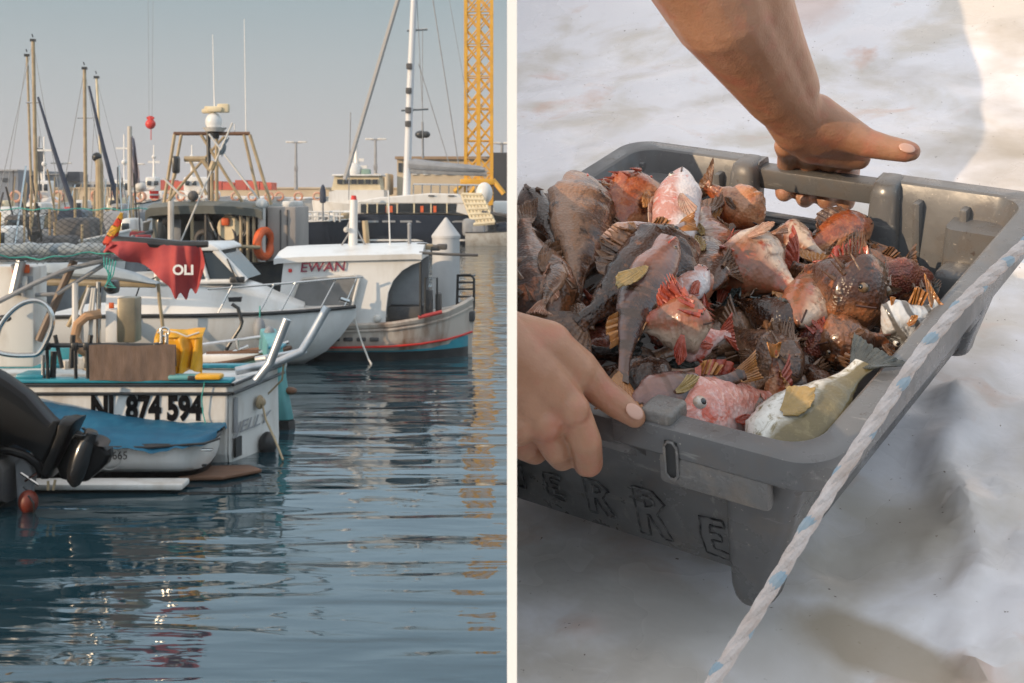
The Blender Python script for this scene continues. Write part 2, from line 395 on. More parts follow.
    MB().box2(q(94, 283, .35), q(104, 297, .55), bev=.03).sphere(q(99, 290, .33), .05).build('deck_light', black, t)
    MB().box2(q(100, 305, .28), q(105, 311, .3), bev=.004).build('signal_lens', orange, t)
    for (a, b, r_, m, nm, d) in (((65, 285), (65, 368), .03, white, 'post', .3), ((89, 284), (89, 368), .024, steel, 'post', .3),
            ((61, 262), (24, 345), .04, mat('brown_strut', (.16, .11, .08), rough=.5), 'strut', .4), ((95, 266), (47, 296), .02, greyp, 'strut', .3),
            ((78, 288), (56, 330), .022, tan, 'strut', .35), ((45, 297), (0, 299), .02, greyp, 'strut', .4), ((43, 355), (43, 382), .018, steel, 'post', 0),
            ((55, 335), (62, 368), .02, black, 'rod_holder', .0), ((73, 335), (71, 368), .025, black, 'rod_holder', .0), ((91, 335), (86, 368), .022, black, 'rod_holder', .0), ((52, 352), (51, 378), .03, black, 'rod_holder', .05)):
        MB().tube([q(*a, d), q(*b, d)], r_, 8).build(nm, m, t)
    MB().tube([q(93, 316, .25), q(80, 318, .2), q(71, 326, .2), q(68, 340, .2), q(74, 352, .2), q(84, 357, .2)], .045, 10).build('coiled_hose', mat('tan_hose', (.45, .26, .14), rough=.7), t)
    for k, (x0_, x1_) in enumerate(((80, 73), (86, 80), (84, 82))):
        MB().tube([q(x0_, 290, .28), q(x1_+(4 if k % 2 else -1), 312, .28), q(x1_, 345, .28), q(x1_+3, 366, .28)], .018, 6).build('hose', rope_w, t)
    for i in range(10):
        random.seed(i+50); px = 50+i*11; 
        MB().box(q(px, 372+random.uniform(-3, 2), .55), (.12, .12, random.uniform(.06, .16)), rz=random.random(), bev=.01).build('deck_gear', random.choice([dkgrey, white2, greyp, tan]), t)
    # awning frame
    MB().tube([q(-60, 259.5, .3), q(75, 259, .3), q(132, 258, .3)], .028, 8).build('awning_frame', greyp, t)
    MB().tube([q(-60, 264, .9), q(140, 262, .9)], .03, 8).build('awning_frame', greyp, t)
    MB().tube([q(-20, 310, .1), q(30, 284, .15), q(62, 270, .2), q(108, 259, .3)], .023, 8).build('awning_frame', greyp, t)
    MB().tube([q(2, 297, .3), q(10, 262, .3)], .05, 8).build('awning_frame', alu, t)
    MB().tube([q(13, 299, .3), q(1, 266, .3)], .02, 8).build('awning_frame', greyp, t)
    ring = []
    for i, px in enumerate(range(-60, 112, 6)):
        c = q(px, 250+.6*math.sin(px*.2), .15); r_ = (.058+.006*math.sin(px*.33))*(1 if px < 106 else .8)
        ring.append([c+Vector((0, r_*math.cos(a*math.pi/7), r_*math.sin(a*math.pi/7)*(1+.08*math.sin(a*3+px)))) for a in range(14)])
    MB().loft(ring).build('rolled_awning', ltcloth, t)
    MB().tube([q(110, 250, .15), q(128, 252, .1)], .02, 8).build('awning_pole', black, t)
    # steel hoop
    MB().tube(crom([q(*p, -.1) for p in ((1, 350), (0, 341), (4, 326), (14, 312), (26, 303), (38, 300), (48, 303), (55, 313), (55.5, 325), (50, 340), (42, 352), (30, 354), (14, 353.5))]), .024, 10, closed=True).build('steel_hoop', steel, t)
    for (a, b) in (((21, 362), (-8, 415)), ((8, 355), (-12, 400))):
        MB().tube([q(*a, -.8), q(*b, -.85)], .028, 10).build('ladder_tube', alu, t)
    MB().sphere(q(6, 318, -.05), .05, (1.4, .7, .7), 8).build('hoop_knob', black, t)
    # side clutter
    for (a, b, m) in (((4, 278), (16, 290), white2), ((6, 281), (12, 296), yellow), ((0, 266), (18, 275), orange)):
        MB().box2(q(*a, .30), q(*b, .33), bev=.015).build('float', m, t)
    return t
nl_boat()

def flags():
    Y = 12.9
    q = lambda x, y, d=0: P(x, y, Y)+Vector((0, d, 0))
    t = empty('red_flag', q(170, 243), 'torn red flag with white letters OLI hanging from a black furled pole', 'flag')
    MB().tube([q(108, 241, .02), q(118, 240.5), q(150, 243), q(180, 245.5), q(208, 244)], [.03, .045, .05, .045, .03], 10).build('pole', black, t)
    top = [(113, 241.5), (127, 241), (145, 242.5), (165, 244), (185, 245.5), (200, 246), (203, 258), (207, 271)]
    # cloth in strips: for each u, top & bottom y
    prof = [(110, 241, 249), (117, 241, 252), (122, 241, 256), (127, 241, 262), (133, 241.5, 262), (140, 242, 263), (148, 243, 267), (155, 243.5, 272), (162, 244, 277), (168, 244.5, 283), (173, 245, 286), (177, 245.3, 301), (179, 245.3, 298), (181, 245.5, 289), (185, 245.5, 303), (187, 245.5, 298), (188.5, 245.6, 290), (192, 245.8, 287), (195, 246, 296), (197, 246, 292), (200, 246, 284), (203, 248, 277), (206, 262, 270)]
    vs = []; n = 14
    for (px, a, b) in prof:
        for j in range(n+1):
            v = j/n; vs.append(q(px, a+(b-a)*v, .06*math.sin(px*.13+v*2)*(.3+v)-.05+.025*math.sin(px*.45)))
    fs = [[i*(n+1)+j, (i+1)*(n+1)+j, (i+1)*(n+1)+j+1, i*(n+1)+j+1] for i in range(len(prof)-1) for j in range(n)]
    MB().add(vs, fs).build('cloth', redcl, t, solid=.004, sub=1)
    MB().grid(lambda u, v: q(106+u*19, 243+v*9+u*2, -.05+.05*math.sin(u*9+v*4)), 16, 8).build('folded_cloth', redcl, t, solid=.004)
    text('OLI', .125, frameM(q(187, 269.5, -.15), (1, 0, 0), (-.18, 0, 1)), whink, t, off=.004, sx=1.0)
    t = empty('pennant', q(114, 243), 'rolled red and yellow flag standing upright above the awning', 'flag')
    cols = [yellow, redor, yellow, redor]; 
    ys = [(121.5, 214, 1.2), (119.5, 219, 3.6), (116.5, 226, 5.2), (112.5, 235, 6.6), (109, 242.5, 6.8)]
    for i in range(4):
        r_ = []
        for k in range(5):
            s = k/4; px = ys[i][0]*(1-s)+ys[i+1][0]*s; py = ys[i][1]*(1-s)+ys[i+1][1]*s; w = (ys[i][2]*(1-s)+ys[i+1][2]*s)*Y/F
            r_.append([q(px, py)+Vector((w*math.cos(a*math.pi/5), w*.5*math.sin(a*math.pi/5), .25*w*math.cos(a*math.pi/5)+.02*math.sin(a*2+i))) for a in range(10)])
        MB().loft(r_).build('yellow_band' if i % 2 == 0 else 'red_band', cols[i] if i % 2 == 0 else mat('flag_red', (.6, .06, .02), (.5, .04, .02), sc=9, rough=.7), t)
    MB().tube([q(108, 243.5, .03), q(122.5, 212.5, .03)], .008, 6).build('pole', tan, t)
    # fishing net
    t = empty('fishing_net', q(40, 250, -.1), 'dark diamond mesh net hanging from a teal line over the awning', 'net')
    nb = MB(); Yn = -.12
    def npt(px, py): return q(px, py+2.5*math.sin(px*.05)*(py-210)/40+1.2*math.sin(px*.21), Yn+.05*math.sin(px*.09)+.004*(py-210))
    for k in range(-8, 32):
        for sg in (1, -1):
            x0 = -40+k*7.4 if sg > 0 else -40+k*7.4
            pts = []
            for j in range(13):
                py = 209+j*4.3; px = x0+sg*j*5.6
                if -50 < px < 118: pts.append(npt(px, py))
            if len(pts) > 1: nb.tube(pts, .0022, 4)
    nb.build('mesh', netm, t)
    MB().tube([npt(px, 209) for px in range(-50, 155, 8)], .005, 5).build('head_line', rope_g, t)
    MB().tube([npt(px, 256) for px in range(-50, 125, 8)], .007, 5).build('foot_line', rope_g, t)
    for k in range(5):
        MB().tube([q(107+k*3, 256+k, -.1), q(108+k*2.2, 266+k*2, -.12), q(114-k*1.5, 274+k*3, -.1), q(112+k*1.8, 281+k*1.5, -.1)], .006, 5).build('loose_twine', rope_g, t)
    MB().tube([q(3, 212, -.1), q(2, 246, -.1)], .022, 6).build('float_stick', yellow, t)
    # yellow oilskin bag
    Yb = 13.4; b = lambda x, y, d=0: P(x, y, Yb)+Vector((0, d, 0))
    t = empty('yellow_bag', b(181, 350), 'bright yellow oilskin bag hanging by its strap behind the rail', 'bag')
    def cl(u, v):
        py = 329.5+v*(41+3*math.sin(u*7)); xl = 159+14*min(1, v*2.2)**1.5+2*v; xr = 206-3*v
        if u < .3 and v < .32: xl = 158
        x = xl+(xr-xl)*u
        return b(x, py+1.5*math.sin(u*5)*(1-v), -.12*math.sin(min(1, v*5)*math.pi/2)-.045*math.sin(u*15+v*2.5)*(.3+v)+.02*math.sin(u*34+v*7)*v)
    MB().grid(cl, 40, 26).build('bag_cloth', yellow, t, solid=.012)
    MB().grid(lambda u, v: b(160+45*u, 329.5+7*v-.5*math.sin(u*6), -.14+.10*(1-v)+.02*math.sin(u*13)), 24, 4).build('bag_flap', yellow, t, solid=.014)
    MB().tube([b(160, 332, -.1), b(164, 329, -.1), b(180, 331, -.13), b(190, 335, -.14), b(202, 331, -.12)], .008, 6).build('strap', rope_w, t)
    MB().sphere(b(174, 359, -.14), .018).build('snap', black, t)
flags()

# ================================================================== DINGHY + OUTBOARD
def dinghy():
    Y = 12.1
    q = lambda x, y, d=0: P(x, y, Y)+Vector((0, d, 0))
    t = empty('dinghy', Vector((q(130, 0).x, Y+.5, 0)), 'small white dinghy marked 665 with rounded stern under a bright blue cover', 'dinghy')
    def half(px_r, py, w, inset):  # plan curve, front side then rounded stern at right then back
        z = q(0, py).z; xr = q(px_r-11, 0).x; pts = []
        xl = q(-60, 0).x
        n = 26; rd = w*.9
        pts.append(Vector((xl, Y+inset, z)))
        pts.append(Vector((xl+.8, Y+inset, z)))
        for i in range(n+1):
            a = -math.pi/2+math.pi*i/n
            ca, sa = math.cos(a), math.sin(a)
            pts.append(Vector((xr-rd+rd*(abs(ca)**.55)*(1 if ca >= 0 else -1), Y+inset+w+w*(abs(sa)**.8)*(1 if sa > 0 else -1), z)))
        pts.append(Vector((xl+.8, Y+inset+2*w, z))); pts.append(Vector((xl, Y+inset+2*w, z)))
        return pts
    MB().loft([half(213.5, 447.5, .55, 0), half(214, 452, .55, 0), half(213, 462, .54, .01), half(211, 469, .50, .04), half(208, 474, .42, .10)]).build('hull', white, t, angle=50)
    MB().loft([half(216, 443.5, .57, -.02), half(217, 445.5, .58, -.035), half(216, 448, .57, -.02)]).build('rub_rail', black, t)
    MB().loft([half(209, 474.2, .43, .1), half(205, 482, .38, .14), half(198, 500, .2, .3)]).build('bottom_paint', gloss, t)
    MB().box2(P(-60, 484.5, 11.72), P(182, 490.5, 11.72)+Vector((0, .28, 0)), bev=.015).build('outer_strake', white2, t)
    # cover cloth: humped with a ridge
    def cov(u, v):
        px = -30+u*238; 
        tp = 402+(px-38)*.195 if px < 126 else 419+(px-126)*.06
        z_top = P(0, tp, Y+.92).z; edge = 441+2*math.sin(px*.09) + (-3*max(0, (px-182)/26))
        ze = q(0, edge).z; a = (v-.5)*2; w = .61
        endk = max(0, 1-((u-.8)/.2)**4) if u > .8 else 1
        h = ze+(z_top-ze)*(1-abs(a)**2.6)*(.35+.65*endk)
        if abs(a) > .86: h = ze-(abs(a)-.86)*.5+.008*math.sin(px*.15)+.006*math.sin(px*.4)
        yy = Y+.55+a*w*(.3+.7*math.sqrt(max(0, endk)))*1.02
        wr = .004*math.sin(px*.12+v*14)+.012*noise.noise(Vector((px*.05, v*5, 0)))+.006*noise.noise(Vector((px*.15, v*12, 3)))
        return (q(px, 0).x, yy+wr, h+wr)
    c = MB().grid(cov, 90, 26).build('boat_cover', bluecloth, None, solid=.006, sub=1)
    tag(c, 'bright blue fabric cover draped over the dinghy marked 665', 'cover')
    text('665', .1, frameM(q(120.5, 455.5, -.018), (1, 0, 0), (0, 0, 1)), dkgrey, t, 'hull_number', sx=.9)
    MB().torus(q(110, 458, -.01), .1, .004, (0, 1, 0)).build('hull_emblem', mat('pale_emblem', (.45, .45, .44), rough=.5), t)
    MB().box2(q(201, 449, -.02), q(212, 451, .05), bev=.005).build('cleat', steel, t)
    MB().box2(q(201, 465, .02), q(206, 467, .06), bev=.004).build('cleat', black, t)
    MB().tube([q(-60, 446.5, -.04), q(40, 446, -.045), q(150, 446.5, -.045), q(205, 443, -.03), q(217, 440.5, .1)], .012, 6).build('lashing', black, t)
    # swim platform
    w = MB().prism([P(178, 477.5, 12.2), P(222, 476.5, 12.2), P(262, 469, 12.55), P(250, 464.5, 12.9), P(186, 466, 12.8)], (0, 0, -.03)).build('swim_platform', woodb, None, smooth=False, bevel=.008)
    # give it a bracket reaching under the NL boat
    tag(w, 'brown varnished plank platform just above the water beside the dinghy', 'platform')
    return t
dinghy()

def outboard():
    Y = 11.3
    q = lambda x, y, d=0: P(x, y, Y)+Vector((0, d, 0))
    t = empty('outboard_motor', q(0, 470, .1), 'big black outboard motor tilted up with its propeller out of the water', 'outboard motor')
    # midsection: from upper-left to lower-right
    def slab(poly, w, m, nm, taper=.7, sub=1):
        n = len(poly); c = Vector((sum(p[0] for p in poly)/n, sum(p[1] for p in poly)/n))
        rings = []
        for (k, s) in ((-w, .82), (-w*.75, .96), (0, 1), (w*.75, .96), (w, .82)):
            rings.append([q(c.x+(p[0]-c.x)*s, c.y+(p[1]-c.y)*s, k) for p in poly])
        return MB().loft(rings).build(nm, m, t, bevel=.006, angle=28)
    slab([(-80, 330), (0, 371), (14, 380), (30, 392), (52, 417), (60, 424), (66, 417), (73, 418), (61, 448), (54, 462), (47, 470), (44, 460), (38, 452), (20, 443), (-10, 452), (-80, 440)], .14, gloss, 'drive_leg')
    slab([(66, 417), (71, 416), (77, 417), (82, 416.5), (77, 427), (68, 446), (60, 465), (53, 477), (46, 477), (48, 466), (57, 447), (64, 429)], .19, gloss, 'cavitation_plate')
    slab([(77, 430), (90, 438), (104, 443), (113, 453), (110, 462), (98, 473), (88, 481), (76, 482), (62, 478), (58, 466), (68, 447)], .07, gloss, 'gearcase_strut')
    gearm = mat('gearcase_black', (.012, .012, .013), rough=.22, coat=.4)
    MB().loft([[q(x, y, -.1)+ (Vector((math.cos(a*math.pi/10)*.94, 0, -math.cos(a*math.pi/10)*-.34*-1))*r_+Vector((0, math.sin(a*math.pi/10)*r_, 0))) for a in range(20)] for (x, y, r_) in ((77, 484, .02), (77.5, 480, .055), (80, 470, .08), (84, 458, .085), (88, 446, .078), (91, 438, .062))]).build('gearcase', gearm, t)
    prop = MB()
    prop.cone(q(91, 440, -.1), q(95, 430, -.1), .058, .05, 16).cone(q(95, 430, -.1), q(95.5, 428.5, -.1), .055, .045, 16)
    hub = q(93, 435, -.1); axv = (q(96, 431)-q(92, 443)).normalized(); e1 = Vector((0, 1, 0)); e2 = axv.cross(e1).normalized()
    for k in range(3):
        a0 = k*2*math.pi/3+.5
        def bl(u, v):
            r_ = .05+.12*u; w = .95*math.sin(math.pi*(u*.8+.15)); a = a0+(v-.5)*w
            return hub+(e1*math.cos(a)+e2*math.sin(a))*r_+axv*(v-.5)*.085*(1-.4*u)
        prop.grid(bl, 8, 8)
    prop.build('propeller', gearm, t, solid=.007)
    slab([(114-2, 447), (113, 455), (106, 463), (100, 470), (98, 462), (104, 452)], .05, gloss, 'skeg')
    # bracket
    MB().tube([q(-20, 455, -.1), q(5, 446, -.15), (q(20, 448, -.16)), q(33, 452, -.16), q(44, 461, -.15), q(47, 472, -.12)], .035, 10).build('tilt_arm', gloss, t)
    MB().tube([q(-20, 448, .1), q(15, 442, .1), q(35, 446, .1), q(44, 458, .1)], .02, 8).build('steering_link', steel, t)
    slab([(-30, 455), (10, 455), (16, 465), (14, 500), (-30, 500)], .2, dkgrey, 'clamp_bracket')
    slab([(16, 462), (22, 455), (32, 462), (36, 476), (32, 500), (19, 506)], .05, greyp, 'transom_bracket')
    for (a, b) in (((26, 470), (44, 482)), ((30, 478), (42, 470)), ((53, 478), (53, 487)), ((60, 477), (58, 487))):
        MB().tube([q(*a, -.12), q(*b, -.12)], .012, 6).build('fitting_rod', steel if a[0] < 50 else tan, t)
    t2 = empty('orange_fender', q(40, 505, -.25), 'small dull orange fender hanging at the waterline under the outboard motor', 'fender')
    MB().sphere(q(39, 495, -.25), .078, (1, 1, 1.2), 14).build('float_body', mat('dull_orange', (.13, .018, .007), rough=.5), t2)
    MB().tube([q(34, 480, -.25), q(38, 484, -.25), q(39, 488, -.25)], .008, 6).build('lanyard', black, t2)
    MB().tube([q(43, 486, -.35), q(48, 494, -.34), q(47, 505, -.3)], .008, 6).build('lanyard', black, t2)
    # boat that carries the motor, mostly out of frame
    t3 = empty('skiff', Vector((q(-20, 0).x, Y-.1, 0)), 'dark skiff at the left edge that carries the outboard motor', 'skiff')
    MB().loft([[Vector((x, Y-w, .62)), Vector((x, Y-w*.9, .1)), Vector((x, Y, -.3)), Vector((x, Y+w*.9, .1)), Vector((x, Y+w, .62))] for (x, w) in ((q(4, 0).x, .55), (q(-40, 0).x, .62), (q(-200, 0).x, .6), (q(-330, 0).x, .25))]).build('hull', gloss, t3)
outboard()

# ================================================================== TEAL BOAT + SKIFF BEHIND
def teal_boat():
    Y = 14.9
    q = lambda x, y, d=0: P(x, y, Y)+Vector((0, d, 0))
    t = empty('teal_boat', Vector((q(280, 0).x, Y+1, 0)), 'narrow teal boat stern with black boot stripe behind the stern tubes', 'boat')
    rg = []
    for (py, x0, x1) in ((348, 270, 281), (362, 269, 283), (385, 267, 286), (405, 266, 289.5), (421, 264, 292.5)):
        z = q(0, py).z; a, b = q(x0, 0).x, q(x1, 0).x
        rg.append([Vector((a, Y, z)), Vector((b-.05, Y, z)), Vector((b, Y+.1, z)), Vector((b-.42, Y+2.2, z)), Vector((a-.5, Y+2.2, z))])
    MB().loft(rg).build('hull', teal2, t, bevel=.02)
    rg = []
    for (py, x0, x1) in ((421.2, 263.5, 293), (431, 263, 294), (440, 263, 294)):
        z = q(0, py).z; a, b = q(x0, 0).x, q(x1, 0).x
        rg.append([Vector((a, Y-.01, z)), Vector((b-.05, Y-.01, z)), Vector((b, Y+.1, z)), Vector((b-.42, Y+2.2, z)), Vector((a-.5, Y+2.2, z))])
    MB().loft(rg).build('boot_stripe', black, t)
    MB().box2(q(268, 346, -.03), q(282, 349, .3), bev=.02).build('gunwale', teal, t)
    MB().sphere(q(289, 392, .1), .06, (1.2, 1, .7), 8).build('rope_pad', woodb, t)
    Y2 = 16.5
    s = lambda x, y, d=0: P(x, y, Y2)+Vector((0, d, 0))
    t = empty('skiff', Vector((s(235, 0).x, Y2, 0)), 'low white open skiff with wooden gunwale behind the yellow bag', 'skiff')
    hull(t, white2, (s(165, 0).x, Y2), (s(290, 0).x, Y2), 1.3, s(0, 362).z, s(0, 348).z, depth=.3, deckm=woodb, rubm=woodb, bowrake=.25)
    for (a, b, r_, m, nm) in (((205, 343), (262, 336), .02, alu, 'oar'), ((222, 356), (250, 345), .02, steel, 'rail'), ((210, 352), (262, 351), .03, woodb, 'thwart'), ((262, 351), (290, 341), .02, steel, 'rail'), ((240, 338), (240, 354), .02, steel, 'rail')):
        MB().tube([s(*a, -.2), s(*b, -.1)], r_, 8).build(nm, m, t)
    MB().tube([s(221, 360), s(229, 345), s(240, 328), s(242, 322), s(238, 308), s(232, 304)], .022, 8).build('boat_hook', black, t)
    MB().sphere(s(268, 336, .1), .07, (1, 1, 1.5), 10).build('fender', greyp, t)
    MB().box2(s(206, 352, -.3), s(262, 360, .0), bev=.02).build('bench_board', white, t)
teal_boat()

# ================================================================== WHITE CRUISER
def cruiser():
    Y = 19.6
    q = lambda x, y, d=0: P(x, y, Y)+Vector((0, d, 0))
    t = empty('motor_cruiser', Vector((q(200, 0).x, Y+1, 0)), 'white motor cruiser with its bow pointing right and a black stripe along the hull', 'motor boat')
    # hull by sections along x
    rg = []
    for (px, yt, yb, w, d0) in ((40, 316, 372, 1.2, 0), (120, 315, 371, 1.2, 0), (190, 315, 370, 1.15, .02), (250, 314.5, 369, .95, .2), (290, 314, 366.5, .62, .45), (315, 313.5, 352, .35, .68), (330, 313, 337, .18, .82), (341, 312.5, 322, .06, .92), (347, 312, 315, .01, .97)):
        zt, zb = q(0, yt).z, q(0, yb).z; x = q(px, 0).x
        yc = Y+1.2
        rk = 0
        rg.append([Vector((x, yc-w, zt)), Vector((x, yc-w*.97, zt-(zt-zb)*.3)), Vector((x, yc-w*.80, zt-(zt-zb)*.72)), Vector((x, yc-w*.5, zb)), Vector((x, yc, zb-.12)), Vector((x, yc+w*.5, zb)), Vector((x, yc+w*.8, zt-(zt-zb)*.72)), Vector((x, yc+w*.97, zt-(zt-zb)*.3)), Vector((x, yc+w, zt))])
    MB().loft(rg).build('hull', white, t, angle=40)
    def edge(px, f=1):
        a = [r for r in rg]; xs = [r[0].x for r in rg]; x = q(px, 0).x
        for i in range(len(xs)-1):
            if xs[i] <= x <= xs[i+1]:
                s = (x-xs[i])/(xs[i+1]-xs[i]); return a[i][0].lerp(a[i+1][0], s)
        return a[-1][0]
    MB().tube([edge(px)+Vector((0, -.02, -.015)) for px in range(42, 347, 8)], .028, 8).build('rub_strake', black, t)
    # coachroof
    rg2 = []
    for (px, yt, w) in ((100, 281, .95), (134, 279, .95), (180, 281, .92), (215, 284, .85), (240, 291, .72), (262, 300, .5), (282, 308, .28), (292, 312, .12)):
        z = q(0, yt).z; zb = q(0, 316).z; x = q(px, 0).x; yc = Y+1.2
        rg2.append([Vector((x, yc-w, zb)), Vector((x, yc-w*.93, zb+(z-zb)*.7)), Vector((x, yc-w*.7, z)), Vector((x, yc, z+.05)), Vector((x, yc+w*.7, z)), Vector((x, yc+w*.93, zb+(z-zb)*.7)), Vector((x, yc+w, zb))])
    MB().loft(rg2).build('coachroof', white, t, angle=45)
    # windscreen house
    fr = MB()
    zt = q(0, 250).z
    top = [(118, 247), (206, 246.5), (213, 250)]
    def hs(pxb, pyb, pxt, pyt, d): return q(pxb, pyb, d), q(pxt, pyt, d+.12)
    roof = MB(); roof.prism([q(112, 252, .35), q(112, 246, .35), q(205, 245, .35), q(213, 249, .35), q(214, 252, .35)], (0, 1.7, 0)); roof.build('hardtop', white, t, bevel=.03)
    gl = MB(); gl.prism([q(150, 282, .45), q(150, 253, .5), q(209, 253, .5), q(236, 282, .45)], (0, 1.5, 0)); gl.build('windscreen', glass, t, smooth=False)
    for (a, b, r_) in (((209, 251), (240, 283), .055), ((192, 251), (202, 283), .03), ((150, 252), (150, 283), .05)):
        MB().tube([q(*a, .42), q(*b, .4)], r_, 8).build('window_pillar', white, t)
    MB().tube([q(240, 283, .42), q(150, 284, .38)], .035, 8).build('window_sill', white, t)
    MB().tube([q(222, 260, .35), q(233, 284, .32)], .012, 6).build('wiper', black, t)
    MB().box2(q(224.5, 278, .34), q(240, 284.5, .42), bev=.02).build('vent', black, t)
    # windows in coachroof side
    MB().prism([q(226, 303, .2), q(225, 298.5, .2), q(239, 298, .2), q(238, 303, .2)], (0, .05, 0)).build('porthole', black, t)
    # bow rail
    rr = MB()
    rr.tube([edge(205)+Vector((0, .05, .35)), edge(250)+Vector((0, .08, .38)), edge(290)+Vector((0, .08, .4)), edge(330)+Vector((0, .05, .42)), edge(352)+Vector((.1, .0, .42))], .016, 8)
    rr.build('bow_rail', steel, t)
    for px in (215, 255, 275, 312, 335):
        MB().tube([edge(px)+Vector((0, .05, 0)), edge(px+14)+Vector((0, .06, .4))], .013, 6).build('rail_stanchion', steel, t)
    MB().tube([edge(130)+Vector((0, -.01, .02)), q(140, 285, .0), q(160, 275, .1), q(175, 270, .1)], .012, 6).build('grab_rope', black, t)
    for px in (130, 257):
        MB().sphere(edge(px)+Vector((0, -.12, -.22)), .085, (1, 1, 1.9), 12).build('fender', greyp, t)
        MB().tube([edge(px)+Vector((0, -.08, .1)), edge(px)+Vector((0, -.1, -.1))], .01, 6).build('fender_line', rope_g, t)
    MB().tube([edge(346)+Vector((-.1, 0, .06)), edge(330)+Vector((0, .1, .12))], .04, 8).build('anchor_roller', steel, t)
    # furled awning of the boat (grey long shape)
    rg3 = []
    for (px, c, h) in ((20, 270, 7), (60, 270, 8.5), (90, 271, 10), (120, 273, 9), (145, 277, 6.5), (160, 280, 3), (168, 281, 1)):
        rg3.append([q(px, c, -.5)+Vector((0, .14*math.cos(a*math.pi/6), h*Y/F*math.sin(a*math.pi/6)*(1.05 if 0 < a < 6 else .5))) for a in range(12)])
    MB().loft(rg3).build('furled_canopy', ltcloth, t)
    MB().tube([q(20, 279, -.55), q(100, 280.5, -.55), q(165, 282, -.5)], .05, 8).build('boom', tan, t)
    MB().tube([q(163, 275, -.3), q(165, 300, -.3), q(167, 330, -.2), q(166, 345, -.2)], .025, 8).build('boom_prop', tan, t)
    return t
cruiser()

